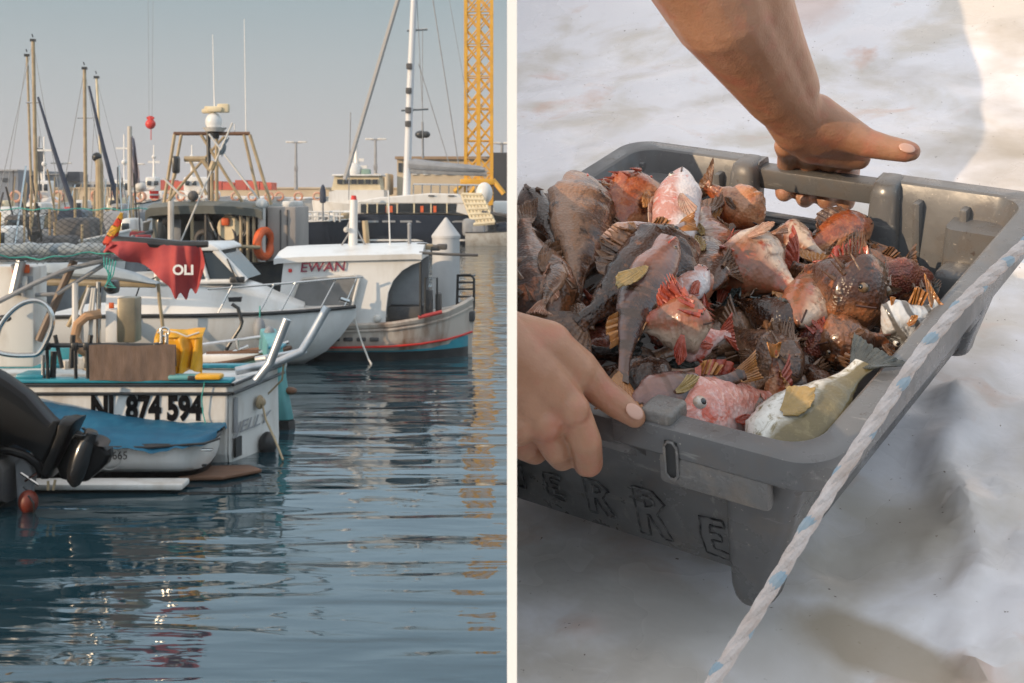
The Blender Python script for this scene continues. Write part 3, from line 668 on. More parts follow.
# ================================================================== EWAN BOAT
def ewan():
    Y = 21.0
    q = lambda x, y, d=0: P(x, y, Y)+Vector((0, d, 0))
    t = empty('fishing_boat', Vector((q(380, 0).x, Y+1, 0)), 'rust streaked white boat named EWAN with arched wheelhouse beside the grey pile', 'fishing boat')
    rust = mat('rust_streaked_white', (.5, .44, .38), (.2, .1, .05), sc=2.0, rough=.6, stretch=(1.6, 1.6, .35), contrast=(.5, .72))
    yc = Y+1.1
    rg = []
    secs = ((225, 325, 1.0), (280, 327, 1.05), (340, 327, 1.08), (390, 325, 1.05), (420, 321, .9), (445, 315, .6), (460, 309, .3), (466, 306, .12), (470, 304, .04))
    for i, (px, yt, w) in enumerate(secs):
        zt = q(0, yt).z; x = q(px, 0).x
        rg.append([Vector((x, yc-w, zt)), Vector((x, yc-w*1.0, zt*.6)), Vector((x, yc-w*.93, zt*.3)), Vector((x, yc-w*.85, .13)), Vector((x, yc-w*.5, -.3)), Vector((x, yc+w*.5, -.3)), Vector((x, yc+w*.85, .13)), Vector((x, yc+w*.93, zt*.3)), Vector((x, yc+w, zt*.6)), Vector((x, yc+w, zt))])
    MB().loft(rg).build('hull', rust, t, angle=40)
    def along(zf, dy, m, nm, r_, a=0):
        MB().tube([Vector((r[0].x, (yc-(yc-r[1].y)-dy) if zf < 1 else r[0].y-dy, r[0].z*zf)) for r in rg[a:]], r_, 6).build(nm, m, t)
    along(1.0, .0, rust, 'gunwale', .045); along(.86, .012, rust, 'strake', .02)
    along(.40, .0, redp, 'red_stripe', .018, 0)
    rg2 = []
    for i, r in enumerate(rg):
        w = secs[i][2]; x = r[0].x
        rg2.append([Vector((x, yc-w*.905-.02, .30)), Vector((x, yc-w*.86-.03, .13)), Vector((x, yc-w*.83-.03, -.1)), Vector((x, yc+w*.83+.03, -.1)), Vector((x, yc+w*.86+.03, .13)), Vector((x, yc+w*.905+.02, .30))])
    MB().loft(rg2[:8]).build('boot_stripe', teal, t)
    rg3 = [[v-Vector((0, .012 if v.y < yc else -.012, .17 if v.z > .2 else .1)) for v in r] for r in rg2]
    MB().loft(rg3[:8]).build('bottom_paint', black, t)
    MB().prism([q(464, 303, 1.06), q(471, 302, 1.06), q(472, 330, 1.06), q(468, 366, 1.06), q(461, 366, 1.06)], (0, .1, 0)).build('stem_post', rust, t, bevel=.02)
    # mossed fenders along stripe
    for k in range(5):
        MB().box(q(322+k*13, 339.5, .03), (.14, .05, .06), bev=.015).build('stripe_fitting', dkgrey, t)
    # wheelhouse side wall with arch cutout, as polygon
    arch = [(387, 327), (388, 305), (391, 291), (397, 279), (406, 271), (418, 265), (421, 264.5), (421, 258), (283, 264), (275, 330), (300, 330)]
    outline = [(275, 330), (283, 261), (421, 255), (421, 262), (412, 265), (402, 271), (393, 281), (388, 293), (386, 308), (385, 326)]
    for dd, nm in ((.06, 'cabin_side'), (2.0, 'cabin_side')):
        MB().prism([q(*p, dd) for p in outline], (0, .05, 0)).build(nm, white, t, bevel=.008, smooth=False)
    MB().prism([q(291, 306, .0), q(298, 283, .0), q(303, 279, .0), q(354, 275, .0), q(358, 279, .0), q(351, 306, .0), (q(347, 309, 0))], (0, .055, 0)).build('side_window', mat('frosted_grey_pane', (.2, .2, .2), (.15, .15, .15), sc=3, rough=.3), t, smooth=False)
    MB().tube([q(*p, -.005) for p in ((291, 306), (298, 283), (303, 279), (354, 275), (359, 279), (352, 307), (346, 309.5))], .022, 8, closed=True).build('window_frame', white2, t)
    # roof with slight camber
    rf = []
    for (px, yt) in ((274, 256), (276, 255), (300, 253.5), (350, 252), (395, 251), (415, 250.5), (422, 251)):
        z = q(0, yt).z; x = q(px, 0).x
        rf.append([Vector((x, Y-.02, z-.13)), Vector((x, Y-.04, z-.05)), Vector((x, Y+.5, z+.05)), Vector((x, Y+1.1, z+.09)), Vector((x, Y+1.7, z+.05)), Vector((x, Y+2.2, z-.05)), Vector((x, Y+2.2, z-.13))])
    MB().loft(rf).build('roof', white, t, angle=50)
    MB().box2(q(389, 262, .4), q(419, 307, .5), bev=.02).build('rear_panel', greyp, t)
    MB().box2(q(352, 262, 1.9), q(421, 330, 1.95)).build('far_panel', greyp, t)
    MB().box2(q(386, 308, .3), q(420, 322, 1.5), bev=.03).build('engine_box', dkgrey, t)
    MB().tube([q(420, 256, .1), q(420, 318, .1)], .02, 6).build('post', black, t)
    MB().tube([q(419, 253, .1), q(445, 254.5, .1), q(478, 255.5, .1)], .022, 8).build('boom', dkgrey, t)
    text('EWAN', .2, frameM(q(322, 267.5, .03), (1, 0, .03), (0, 0, 1)), redink, t, 'boat_name', off=.002, sx=1.15, shear=.15)
    MB().prism([q(302, 271.5, .05), q(302, 265.8, .05), q(342, 264.0, .05), q(342, 269.5, .05)], (0, .03, 0)).build('name_board', white2, t, smooth=False)
    MB().box2(q(288, 269, .02), q(291.5, 272.5, .08), bev=.01).build('side_lamp', redp, t)
    # roof mast with red lamp, antenna
    MB().cone(q(346, 254, .9), q(347, 200, .9), .075, .06, 12).build('mast', white, t)
    MB().cone(q(347, 200, .9), q(347, 195.5, .9), .05, .035, 10).build('red_lamp', redp, t)
    for (a, b, r_) in (((340, 230), (347, 212), .02), ((331, 253), (345, 230), .015), ((362, 253), (347, 225), .015)):
        MB().tube([q(*a, .9), q(*b, .9)], r_, 6).build('mast_brace', greyp, t)
    MB().sphere(q(340, 231, .8), .045).build('bell', white2, t)
    MB().tube([q(359, 252, 1.2), q(356.5, 222, 1.2)], .05, 8).build('wood_post', tan, t)
    MB().tube([q(385, 254, .9), q(383, 190, .9)], .012, 6).build('antenna', white, t)
    MB().cone(q(385, 254, .9), q(385, 246, .9), .045, .03, 8).build('antenna_base', white, t)
    MB().tube([q(405, 252, .9), q(405, 226, .9)], .03, 8).sphere(q(405, 226, .9), .035).build('short_post', greyp, t)
    for k in range(4):
        MB().box(q(418+k*7, 250-abs(k-2), .9), (.16, .2, .09), bev=.02).build('roof_gear', random.choice([dkgrey, tan]), t)
    # stern cage + bow rack
    for (x0, x1, y0, y1, dd) in ((423, 430, 292, 318, .5), (433, 439, 296, 316, .6)):
        MB().box2(q(x0, y0, dd), q(x1, y1, dd+.3), bev=.03).build('gear_crate', dkgrey, t)
    MB().tube([q(424, 318, .3), q(424, 279, .3), q(436, 279, .3), q(436, 316, .3)], .015, 6).build('guard_rail', black, t)
    for (yy) in (280, 287, 294, 302, 309):
        MB().tube([q(455, yy, 1.1), q(470, yy, 1.1), q(472, yy+1, 1.5)], .018, 6).build('rack_bar', black, t)
    MB().tube([q(454, 315, 1.1), q(455, 279, 1.1), q(468, 279, 1.1), q(472, 283, 1.1), q(472, 312, 1.1), q(470, 320, 1.1)], .022, 6).build('rack_frame', black, t)
    MB().box2(q(465, 317, 1.0), q(473, 328, 1.3), bev=.03).build('rack_block', dkgrey, t)
    MB().sphere(q(377, 319, .05), .06, (1, 1, 1), 10).build('buoy', rope_w, t)
    MB().tube([q(418, 318, .1), q(432, 315, .15), q(441, 313, .2)], .03, 8).build('red_hose', redcl, t)
    rp = MB(); rp.tube([q(353, 314, .0), q(362, 340, -.1), q(370, 358, -.2), (q(376, 366, -.3))], .014, 5); rp.build('mooring_rope', rope_w, t)
ewan()

def pile():
    Y = 24.0; q = lambda x, y: P(x, y, Y)
    t = empty('mooring_pile', Vector((q(446, 0).x, Y, 0)), 'thick pale grey mooring pile with a cone cap behind the boat EWAN', 'mooring pile')
    c = q(446, 0).x; r_ = 13.8*Y/F
    pm = mat('pale_pile_paint', (.55, .54, .53), (.4, .4, .4), sc=1.2, rough=.6, stretch=(1, 1, .5))
    MB().cone((c, Y, -.6), (c, Y, q(0, 238).z), r_, r_, 40).build('shaft', pm, t)
    MB().cone((c, Y, q(0, 238).z), (c, Y, q(0, 235.5).z), r_*1.05, r_*1.05, 40).build('collar', pm, t)
    MB().cone((c, Y, q(0, 235.5).z), (c, Y, q(0, 217.5).z), r_*1.05, .015, 40).build('cone_cap', pm, t)
pile()

# ================================================================== FISHING TRAWLER WITH GANTRY
def trawler():
    Y = 31.0
    q = lambda x, y, d=0: P(x, y, Y)+Vector((0, d, 0))
    t = empty('trawler', Vector((q(215, 0).x, Y+1.5, 0)), 'olive grey working boat with a steel gantry, white radar and orange lifebuoy', 'trawler')
    hull(t, dkgrey, (q(95, 0).x, Y+1.8), (q(292, 0).x, Y+1.8), 3.4, q(0, 272).z, q(0, 262).z, depth=.6, deckm=dkgrey, rubm=black, bowrake=.4, sternw=.95)
    # roof canopy
    rf = []
    for (px, yt) in ((146, 206), (150, 203.5), (175, 201.5), (205, 201), (235, 202), (257, 204.5), (262, 207)):
        z = q(0, yt).z; x = q(px, 0).x
        rf.append([Vector((x, Y, z-.28)), Vector((x, Y-.03, z-.1)), Vector((x, Y+.2, z)), Vector((x, Y+3, z)), Vector((x, Y+3.2, z-.28))])
    MB().loft(rf).build('roof', dkoil, t, angle=50)
    MB().box2(q(146, 214, .5), q(175, 262, 3), bev=.03).build('wheelhouse', dkoil, t)
    MB().box2(q(152, 218, .46), q(161, 250, .52), bev=.02).build('window', glass, t)
    MB().box2(q(164, 220, .46), q(176, 262, .52), bev=.02).build('door', greyp, t)
    MB().box2(q(178, 212, 1.5), q(262, 266, 3), bev=.03).build('back_cabin', dkgrey, t)
    MB().box2(q(178, 222, 1.3), q(200, 256, 1.5), bev=.02).build('door_panel', white2, t)
    MB().box2(q(215, 218, 1.0), q(232, 245, 1.3), bev=.02).build('hatch_panel', tan, t)
    MB().box2(q(264, 207, .4), q(293, 262, 2.4), bev=.03).build('side_house', mat('grey_beige_paint', (.36, .32, .29), (.28, .25, .23), sc=1, rough=.6), t)
    MB().box2(q(276, 201, .7), q(290, 208, 2.0), bev=.05).build('roof_box', white2, t)
    for px in (277, 284): MB().box2(q(px, 210, .37), q(px+1.2, 262, .42)).build('door_seam', dkgrey, t)
    MB().torus(q(262.5, 244, .2), .32*.9, .1, (1, -.4, 0)).build('lifebuoy', orange, t)
    MB().tube([q(260, 206, .2), q(260, 262, .2)], .09, 10).sphere(q(260, 204, .2), .13).build('white_post', white2, t)
    MB().tube([q(173, 201, -.2), q(173, 262, -.2)], .07, 8).build('post', white2, t)
    for px in (191, 205, 240, 247, 253): MB().tube([q(px, 206, .1), q(px, 262, .1)], .04, 6).build('roof_post', tan if px != 205 else black, t)
    for (c, r_, m) in (((235, 228), .35, black), ((252, 240), .3, black), ((225, 238), .3, dkgrey), ((200, 240), .25, dkgrey)):
        MB().torus(q(*c, .4), r_*.7, r_*.3, (.3, 1, 0), 16, 8).build('tyre_fender', m, t)
    MB().cone(q(226, 228, .3), q(232, 228, .9), .28, .28, 14).build('drum', cream, t)
    MB().box2(q(219, 218, .2), q(227, 226, .6), bev=.04).build('net_heap', orange, t)
    MB().box2(q(160, 216, .2), q(167, 225, .5), bev=.02).build('monitor', black, t)
    MB().tube([q(218, 262, -.2), q(222, 248, -.2), q(240, 246, -.2), q(262, 247, -.2)], .04, 8).build('deck_rail', tan, t)
    MB().tube([q(236, 262, -.2), q(230, 248, -.2), q(225, 262, -.2)], .04, 8).build('deck_rail', tan, t)
    # gantry
    g = [((165, 132), (243, 132), .06), ((166, 132), (155, 203), .055), ((173, 132), (160, 203), .05), ((243, 133), (265, 205), .055), ((237, 133), (253, 203), .05),
         ((193, 133), (236, 203), .05), ((217, 135), (180, 176), .045), ((180, 176), (158, 203), .05), ((176, 158), (198, 158), .09), ((194, 158), (204, 172), .08), ((204, 172), (204, 202), .07), ((209, 133), (209, 202), .06), ((170, 158), (165, 178), .06), ((182, 160), (199, 195), .05)]
    for a, b, r_ in g: MB().tube([q(*a, .8), q(*b, .8)], r_*.72, 8).build('gantry_bar', tan if b[1] > 140 else woodb, t)
    MB().tube([q(200, 119, .8), q(202, 200, .8)], .05, 8).build('exhaust', black, t)
    MB().box2(q(165, 155, .6), q(171, 173, .9), bev=.05).build('speaker_box', black, t)
    # radar
    MB().cone(q(207, 130, .8), q(207, 126, .8), .2, .28, 16).sphere(q(206, 120, .8), .19, (1, 1, 1.1), 14).build('radome', white, t)
    MB().cone(q(207, 131, .8), q(207, 137, .8), .12, .1, 12).build('radar_mast', black, t)
    MB().box(q(208, 107.5, .8), (.34, .3, .12), bev=.04).build('radar_base', cream, t)
    MB().box(q(208, 106, .8), (.5, .16, .09), rz=0, bev=.03).box(q(201, 109, .8), (.3, .18, .1), bev=.03).box(q(216, 106, .8), (.26, .18, .2), bev=.03).build('radar_scanner', cream, t)
    MB().cone(q(213.5, 104, .8), q(213.5, 101.5, .8), .05, .05).build('masthead_lamp', redp, t)
    MB().tube([q(206, 107, .9), q(204, 30, .9)], [.02, .009], 6).build('whip_antenna', white, t)
    MB().tube([q(238.5, 132, .9), q(236.5, 14, .9)], [.018, .008], 6).build('whip_antenna', white, t)
    MB().tube([q(227, 132, .9), q(226.5, 122, .9)], .015, 6).build('whip_antenna', white, t)
    # flag pole slanting + flag
    MB().tube([q(186, 241, -.5), q(222, 158, -.5), q(237, 124, -.5)], .02, 8).build('slanting_pole', rope_w, t)
    MB().tube([q(219, 162, -.5), q(216, 170, -.5)], .07, 8).build('pole_binding', tan, t)
    MB().grid(lambda u, v: q(233-9*v*(1-u)*1-(2+4*v)*u+0*v, 138+v*17+u*3, -.5+.15*math.sin(u*5+v*6)) + Vector(((v*.02*math.sin(u*9)), 0, 0)), 8, 12).build('grey_pennant', ltcloth, t, solid=.01)
    for (c, r_, m) in (((198, 192), .07, white2), ((191, 196), .12, dkgrey)):
        MB().sphere(q(*c, .2), r_, (1, 1, 1), 10).build('lamp', m, t)
    for (pts) in (([(158, 178), (175, 195), (200, 200)]), ([(204, 133), (255, 200), (255, 240)]), ([(208, 204), (225, 218), (238, 222), (252, 214)]), ([(196, 202), (213, 240)])):
        MB().tube([q(*p, .5) for p in pts], .025, 5).build('line', rope_w, t)
    # pole on the left with flag (staff)
    t2 = empty('flag_staff', Vector((q(145, 0).x, Y-1.2, q(0, 262).z)), 'tall pale staff with a drooping grey flag, white bowl and red lantern', 'flagstaff')
    MB().tube([q(145, 262, -1.2), q(144.5, 129, -1.2)], .05, 10).build('staff', mat('pale_staff', (.5, .46, .4), rough=.5), t2)
    MB().grid(lambda u, v: q(146.3+u*(2+6.5*min(1, v*1.3)), 138+v*49+u*3-6*u*v, -1.2+.08*math.sin(u*9+v*3)), 8, 20).build('drooping_flag', mat('flag_slate', (.16, .17, .22), (.35, .28, .28), sc=1.1, rough=.85), t2, solid=.01)
    MB().sphere(q(155, 187, -1.2), .12, (1, 1, .8), 12).tube([q(146, 187, -1.2), q(155, 184, -1.2)], .03, 6).build('white_bowl', white2, t2)
    MB().cone(q(168, 198.5, -1.2), q(168, 191, -1.2), .09, .10, 14).build('red_lantern', redp, t2)
    MB().cone(q(168, 195.5, -1.2), q(168, 194, -1.2), .11, .11, 14).tube([q(146, 192, -1.2), q(168, 189, -1.2)], .03, 6).build('lantern_band', white2, t2)
    t3 = empty('vent_pipe', Vector((q(126, 0).x, Y-2, 0)), 'tan vent pipe with a black curved cap left of the flagstaff', 'pipe')
    MB().tube([q(126, 262, -2), q(126, 167, -2), q(125, 162, -2), q(123.5, 160, -2)], .08, 10).build('pipe', tan, t3)
    MB().sphere(q(123.6, 159.5, -2), .1).build('pipe_cap', black, t3)
trawler()

# ================================================================== SAILBOATS AT LEFT
def sailboats():
    specs = [(28, 54, 40, 33.5, 41, 'tallest of the left masts', 60), (27, 56, 70, 82, 41, 'x', 60)]
    data = [  # px base, px top, py top, Y, hull x0,x1, label, mast px radius
        (37, 33, 39, 44, -10, 70, 'sailing boat at the left with the tallest bare mast', 3.0, tan),
        (33, 27, 54, 50, 0, 62, 'sailing boat with a thin leaning mast just left of the tallest mast', 2.0, tan),
        (86, 84.5, 67, 46, 55, 118, 'sailing boat whose straight tan mast carries a dark masthead', 2.8, tan),
        (105, 96.5, 76, 52, 88, 140, 'sailing boat whose slim pale mast leans left beside the dark boom', 2.0, cream)]
    for i, (pb, pt, yt, Y, h0, h1, lab, rr, m) in enumerate(data):
        q = lambda x, y, d=0: P(x, y, Y)+Vector((0, d, 0))
        t = empty('sailing_boat', Vector((q(pb, 0).x, Y, 0)), lab, 'sailing boat', 'sailing boats moored at the left')
        hull(t, white, (q(h0, 0).x, Y), (q(h1, 0).x, Y), 2.2, q(0, 240).z if Y < 47 else 1.0, 1.35, depth=.4, deckm=white2, rubm=black)
        MB().box2(q(pb-14, 231, -.6), q(pb+14, 238, .6), bev=.1).build('cabin', white, t)
        MB().tube([q(pb, 238), q(pt, yt)], [rr*.72*Y/F, rr*.58*Y/F], 10).build('mast', m, t)
        MB().box2(q(pt-2.5, yt, -.06), q(pt+2.5, yt+2.5, .06)).build('masthead', black, t)
        MB().tube([q(pt, yt-2), q(pt-1, yt-5)], .02, 5).build('wind_vane', black, t)
        f1 = h1-4; 
        MB().tube([q(pt, yt+2), q(f1, 234)], .012, 4).build('stay', steel, t)
        MB().tube([q(pt, yt+2), q(h0, 236)], .012, 4).build('stay', steel, t)
        if i in (0, 2): MB().tube([q(pt-7, yt+(180-yt)*.45), q(pt+8, yt+(180-yt)*.45)], .025, 5).build('spreader', steel, t)
    # furled dark headsails as leaning spars
    for (a, b, Y, lab) in (((38, 97), (78, 222), 43.5, 'dark blue furled sail slanting down from the tallest mast'), ((89, 86), (121, 215), 45.5, 'dark blue furled sail slanting down right of the straight mast')):
        o = MB().tube([P(*a, Y), P((a[0]*.5+b[0]*.5)-1, (a[1]+b[1])/2, Y), P(*b, Y)], [.035, .07, .09], 8).build('furled_sail', mat('navy_cloth', (.03, .04, .07), (.05, .06, .09), sc=4, rough=.8), None)
        tag(o, lab, 'furled sail')
sailboats()

# small moored boats row at left background
def small_boats():
    labs = ['white motorboat with a low cabin farthest left behind the net', 'motorboat with a dark blue cockpit cover behind the net',
            'small white motorboat with orange buoys under the thin masts', 'white workboat with wheelhouse right of the thin masts', 'low white boat half hidden behind the tan vent pipe', 'grey open boat low on the water behind the steel cabinet', 'white boat with teal cover directly above the rolled awning', 'dark grey boat with heaped covers below the straight mast']
    data = [(-30, 45, 225, 36, white, white2), (48, 110, 228, 34, dkgrey, dkblue), (15, 80, 206, 62, white, white), (95, 160, 206, 60, white, white), (90, 150, 232, 32, white2, greyp), (20, 110, 262, 26, greyp, dkgrey), (40, 130, 243, 27, white2, dkgrey), (45, 92, 226, 38, dkgrey, dkgrey)]
    for i, (x0, x1, yd, Y, m, m2) in enumerate(data):
        q = lambda x, y, d=0: P(x, y, Y)+Vector((0, d, 0))
        t = empty('motorboat', Vector((q((x0+x1)/2, 0).x, Y, 0)), labs[i], 'motor boat', 'small boats moored in the left background')
        zs = max(.5, q(0, yd+3).z); 
        hull(t, m, (q(x0, 0).x, Y), (q(x1, 0).x, Y), 1.9, zs, zs*1.2, depth=.3, deckm=white2, rubm=black if i % 2 else white2)
        cx = q(x0+(x1-x0)*.45, 0).x; w = q(x1, 0).x-q(x0, 0).x
        rg = [[Vector((cx-w*.22*k, Y-.6*k, zs-.05+h)), Vector((cx+w*.22*k, Y-.55*k, zs-.05+h)), Vector((cx+w*.22*k, Y+.55*k, zs-.05+h)), Vector((cx-w*.22*k, Y+.6*k, zs-.05+h))] for (k, h) in ((1, 0), (.95, .3), (.8, .55), (.6, .6))]
        MB().loft(rg).build('cabin' if m2 in (white, white2) else 'cockpit_cover', m2, t, bevel=.04)
        if i in (2, 3):
            MB().box2((cx-w*.16, Y-.5, zs+.5), (cx+w*.12, Y+.5, zs+1.25), bev=.08).build('wheelhouse', white, t)
            for k in range(3): MB().box2((cx-w*.13+k*w*.09, Y-.53, zs+.8), (cx-w*.07+k*w*.09, Y-.48, zs+1.1), bev=.02).build('window', glass, t)
            for k in (-.35, -.05, .3): lifebuoy(t, Vector((cx+w*k, Y-.72, zs+.55)), .36)
            MB().tube([(cx, Y, zs+1.2), (cx, Y, zs+3.2)], .04, 6).box((cx, Y, zs+2.6), (.7, .1, .08)).build('mast', white, t)
            MB().sphere((cx, Y, zs+2.0), .12).build('radome', white, t)
        random.seed(i*3)
        for k in range(4):
            MB().sphere(Vector((q(x0+8+k*(x1-x0)/4.5, 0).x, Y-.85, zs-.05)), random.uniform(.07, .12), (1, .8, 1.4), 8).build('fender', random.choice([white2, orange, black, greyp, bluecloth]), t)
        for k in range(3):
            px = x0+10+k*(x1-x0)/3.5; MB().tube([q(px, 0)*Vector((1, 1, 0))+Vector((0, 0, zs)), q(px+random.uniform(-2, 2), 0)*Vector((1, 1, 0))+Vector((0, 0, zs+random.uniform(.5, 1.4)))], .025, 5).build('pole', tan, t)
small_boats()
def more_moored():
    rnd = random.Random(5)
    labs = ['small grey hulled boat with a cream cabin seen through the net far left', 'tan decked boat seen through the net below the tallest mast', 'white boat with a raised foredeck seen through the net under the straight mast', 'white boat with a grey canopy left of the trawler roof', 'small dark boat close behind the rolled awning', 'cream cabin boat between the thin masts and the vent pipe', 'low grey boat just left of the trawler wheelhouse', 'narrow white boat behind the console of the numbered boat']
    for i, (x0, x1, yd, Y, m, m2) in enumerate(((-20, 30, 213, 48, greyp, cream), (25, 62, 217, 42, tan, white2), (60, 105, 212, 50, white, white2), (100, 148, 219, 40, white2, greyp), (-10, 60, 236, 30, dkgrey, dkgrey), (98, 140, 208, 56, cream, cream), (115, 152, 240, 29, greyp, white2), (-30, 50, 252, 25, white2, white))):
        q = lambda x, y, d=0: P(x, y, Y)+Vector((0, d, 0))
        t = empty('motorboat', Vector((q((x0+x1)/2, 0).x, Y, 0)), labs[i], 'motor boat', 'small boats moored in the left background')
        zs = max(.45, q(0, yd+2).z); hull(t, m, (q(x0, 0).x, Y), (q(x1, 0).x, Y), 1.6, zs, zs*1.15, depth=.3, deckm=tan, rubm=dkgrey)
        w = q(x1, 0).x-q(x0, 0).x; cx = q((x0+x1)/2, 0).x
        MB().box2((cx-w*.2, Y-.5, zs-.02), (cx+w*.12, Y+.5, zs+.5), bev=.1).build('cabin', m2, t)
        MB().box2((cx-w*.14, Y-.53, zs+.2), (cx+w*.06, Y-.49, zs+.4), bev=.02).build('window', glass, t)
        for k in range(5):
            xx = cx+w*rnd.uniform(-.42, .42); MB().tube([(xx, Y+rnd.uniform(-.4, .4), zs), (xx+rnd.uniform(-.2, .2), Y, zs+rnd.uniform(.4, 1.6))], .02, 5).build('pole', rnd.choice([tan, steel, dkgrey]), t)
        for k in range(4):
            xx = cx+w*rnd.uniform(-.42, .42); MB().box((xx, Y-rnd.uniform(.1, .5), zs+.1), (rnd.uniform(.15, .5), .3, rnd.uniform(.12, .35)), rz=rnd.random(), bev=.03).build('deck_gear', rnd.choice([tan, white2, dkgrey, redcl, greyp, white]), t)
more_moored()

# ================================================================== BACKGROUND: breakwater, buildings, yacht, crane
def background():
    # quay behind
    q_ = MB().box2((-90, 105, -1), (160, 150, 1.15)).build('quay', conc, None, smooth=False); tag(q_, None, None, kind='structure')
    Y = 118
    q = lambda x, y, d=0: P(x, y, Y)+Vector((0, d, 0))
    w = MB().box2(q(40, 188.5, 0), q(470, 205, 1.5)).box2(q(40, 187.3, -.2), q(470, 188.7, 1.7)).build('breakwater_wall', beige, None, smooth=False); tag(w, 'long low beige breakwater wall behind the boats', 'wall')
    # left buildings
    t = empty('warehouse', q(0, 200), 'blue grey flat roofed warehouse at the far left edge', 'building')
    MB().box2(q(-120, 171, 0), q(18, 212, 12)).build('wall', bgrey, t, smooth=False)
    MB().box2(q(-120, 169.6, -.3), q(18.5, 171.2, 12.3)).build('roof', greyp, t, smooth=False)
    MB().box2(q(2, 178, -.1), q(8, 182, .2)).build('window', glass, t, smooth=False)
    t = empty('warehouse', q(40, 200), 'lower blue grey shed between the warehouse and the white boats', 'building')
    MB().box2(q(18.6, 174, 3), q(52, 212, 10)).build('wall', mat('slate_wall', (.14, .16, .19), (.18, .2, .23), sc=.4, rough=.9), t, smooth=False)
    MB().box2(q(18.6, 173.2, 2.7), q(52, 174.2, 10.3)).build('roof', greyp, t, smooth=False)
    MB().cone(q(22, 174, 5), q(22, 171, 5), .25, .2, 8).sphere(q(22, 171.5, 5), .3).build('roof_vent', greyp, t)
    t = empty('harbour_office', q(90, 200), 'long pale building with a dark window band behind the thin masts', 'building')
    MB().box2(q(52, 181, 4), q(158, 212, 10)).build('wall', mat('pale_wall', (.5, .5, .5), (.42, .42, .43), sc=.4, rough=.9), t, smooth=False)
    for k in range(9): MB().box2(q(58+k*11, 184, 3.9), q(66+k*11, 187.5, 4.1)).build('window', glass, t, smooth=False)
    MB().box2(q(54, 171, 3.5), q(67, 181, 5)).build('dark_tank', dkblue, t)
    # funnel/tower
    t = empty('signal_tower', q(45, 200), 'slim dark topped tower behind the tallest mast', 'tower')
    MB().box2(q(41.5, 149, -2), q(48, 172, -1)).build('dark_head', black, t); MB().tube([q(44.5, 148, -1.5), q(45, 137, -1.5)], .12, 6).build('spike', greyp, t)
    MB().tube([q(43, 172, -1.5), q(43, 205, -1.5)], .25, 8).tube([q(48, 172, -1.5), q(53, 205, -1.5)], .2, 8).build('legs_frame', white2, t)
    # red stacks
    for k in range(9):
        px = 160+k*12.5; t = MB().box2(P(px, 180+((k*7) % 3)*1.2, 112), P(px+11.8, 190, 112)+Vector((0, 2.4, 0)), bev=.03).build('shipping_container', redor if k % 3 else mat('rust_red', (.5, .09, .05), (.35, .06, .05), sc=.6, rough=.7), None, smooth=False)
        tag(t, 'red orange container in the row behind the gantry', 'container', 'red containers behind the gantry')
    # beige building behind crane and dark one
    t = empty('beige_building', P(430, 195, 100), 'beige flat roofed building behind the yacht mast', 'building')
    b = lambda x, y, d=0: P(x, y, 100)+Vector((0, d, 0))
    MB().box2(b(397, 159, 0), b(494, 215, 14)).build('wall', beige, t, smooth=False)
    MB().box2(b(395.5, 156.5, -.4), b(495, 159.3, 14.5)).build('roof', mat('brown_coping', (.3, .2, .12), rough=.8), t, smooth=False)
    for (x, y, w_, h) in ((398.5, 163, 3.5, 9), (412, 170, 5, 5), (423, 170, 5, 5), (434, 170, 5, 5), (446, 169, 7, 6), (460, 169, 7, 6), (476, 170, 6, 5)):
        MB().box2(b(x, y, -.15), b(x+w_, y+h, .1)).build('window', glass if x < 405 else white2, t, smooth=False)
    for k in range(7):
        MB().box2(b(380+k*5.6-28, 173.5+(k % 2)*2, -1), b(384.5+k*5.6-28, 195, 3), bev=.3).build('annex_block', cream if k % 2 else beige, t)
    t = MB().box2(P(491, 152.5, 94), P(620, 215, 94)+Vector((0, 14, 0))).build('dark_building', dkwall, None, smooth=False, bevel=.05); tag(t, 'dark grey windowless building at the right behind the crane', 'building')
    # street lamps on breakwater
    proto = None
    for (px, yt, Y, lab) in ((296, 142, 116, 'tall double armed lamp post on the breakwater, leftmost of the lamps'), (375.5, 139, 112, 'tall double armed lamp post between the forestay and the yacht mast'), (134, 164, 117, 'short double armed lamp post behind the drooping flag'), (61, 163, 117.5, 'double armed lamp post behind the left masts'), (502, 143, 96, 'lamp post rising above the dark building')):
        q2 = lambda x, y: P(x, y, Y)
        t = empty('lamp_post', q2(px, 190), lab, 'lamp post', 'lamp posts on the breakwater')
        MB().tube([q2(px, 190), q2(px, yt)], [.16, .09], 8).build('pole', greyp, t)
        MB().tube([q2(px-6, yt+.2), q2(px, yt+1), q2(px+7, yt+.2)], .06, 6).build('arm', greyp, t)
        for s in (-6, 6.5): MB().box(q2(px+s, yt), (.7, .3, .14), bev=.04).build('lamp_head', white2, t)
        MB().box(q2(px, yt+(190-yt)*.55), (.3, .3, .4), bev=.03).build('junction_box', greyp, t)
    t = empty('lantern_post', P(422, 160, 96), 'single lantern post with a dark round head above the furled sail', 'lamp post')
    MB().tube([P(423, 158, 96), P(422.5, 122, 96)], .08, 8).build('pole', greyp, t)
    MB().sphere(P(421, 134.5, 96), .35, (1.2, 1, .8)).sphere(P(426, 134.5, 96), .3, (1, 1, .8)).build('lantern', black, t)
    # crane
    Y = 84; c = lambda x, y, d=0: P(x, y, Y)+Vector((0, d, 0))
    t = empty('tower_crane', P(479, 195, Y), 'yellow lattice mast of a tower crane rising out of frame', 'crane')
    x0, x1 = c(465.5, 0).x, c(491.5, 0).x; ztop, zb = c(0, -60).z, c(0, 205).z; wd = x1-x0
    corners = [(x0, Y), (x1, Y), (x1, Y+wd), (x0, Y+wd)]
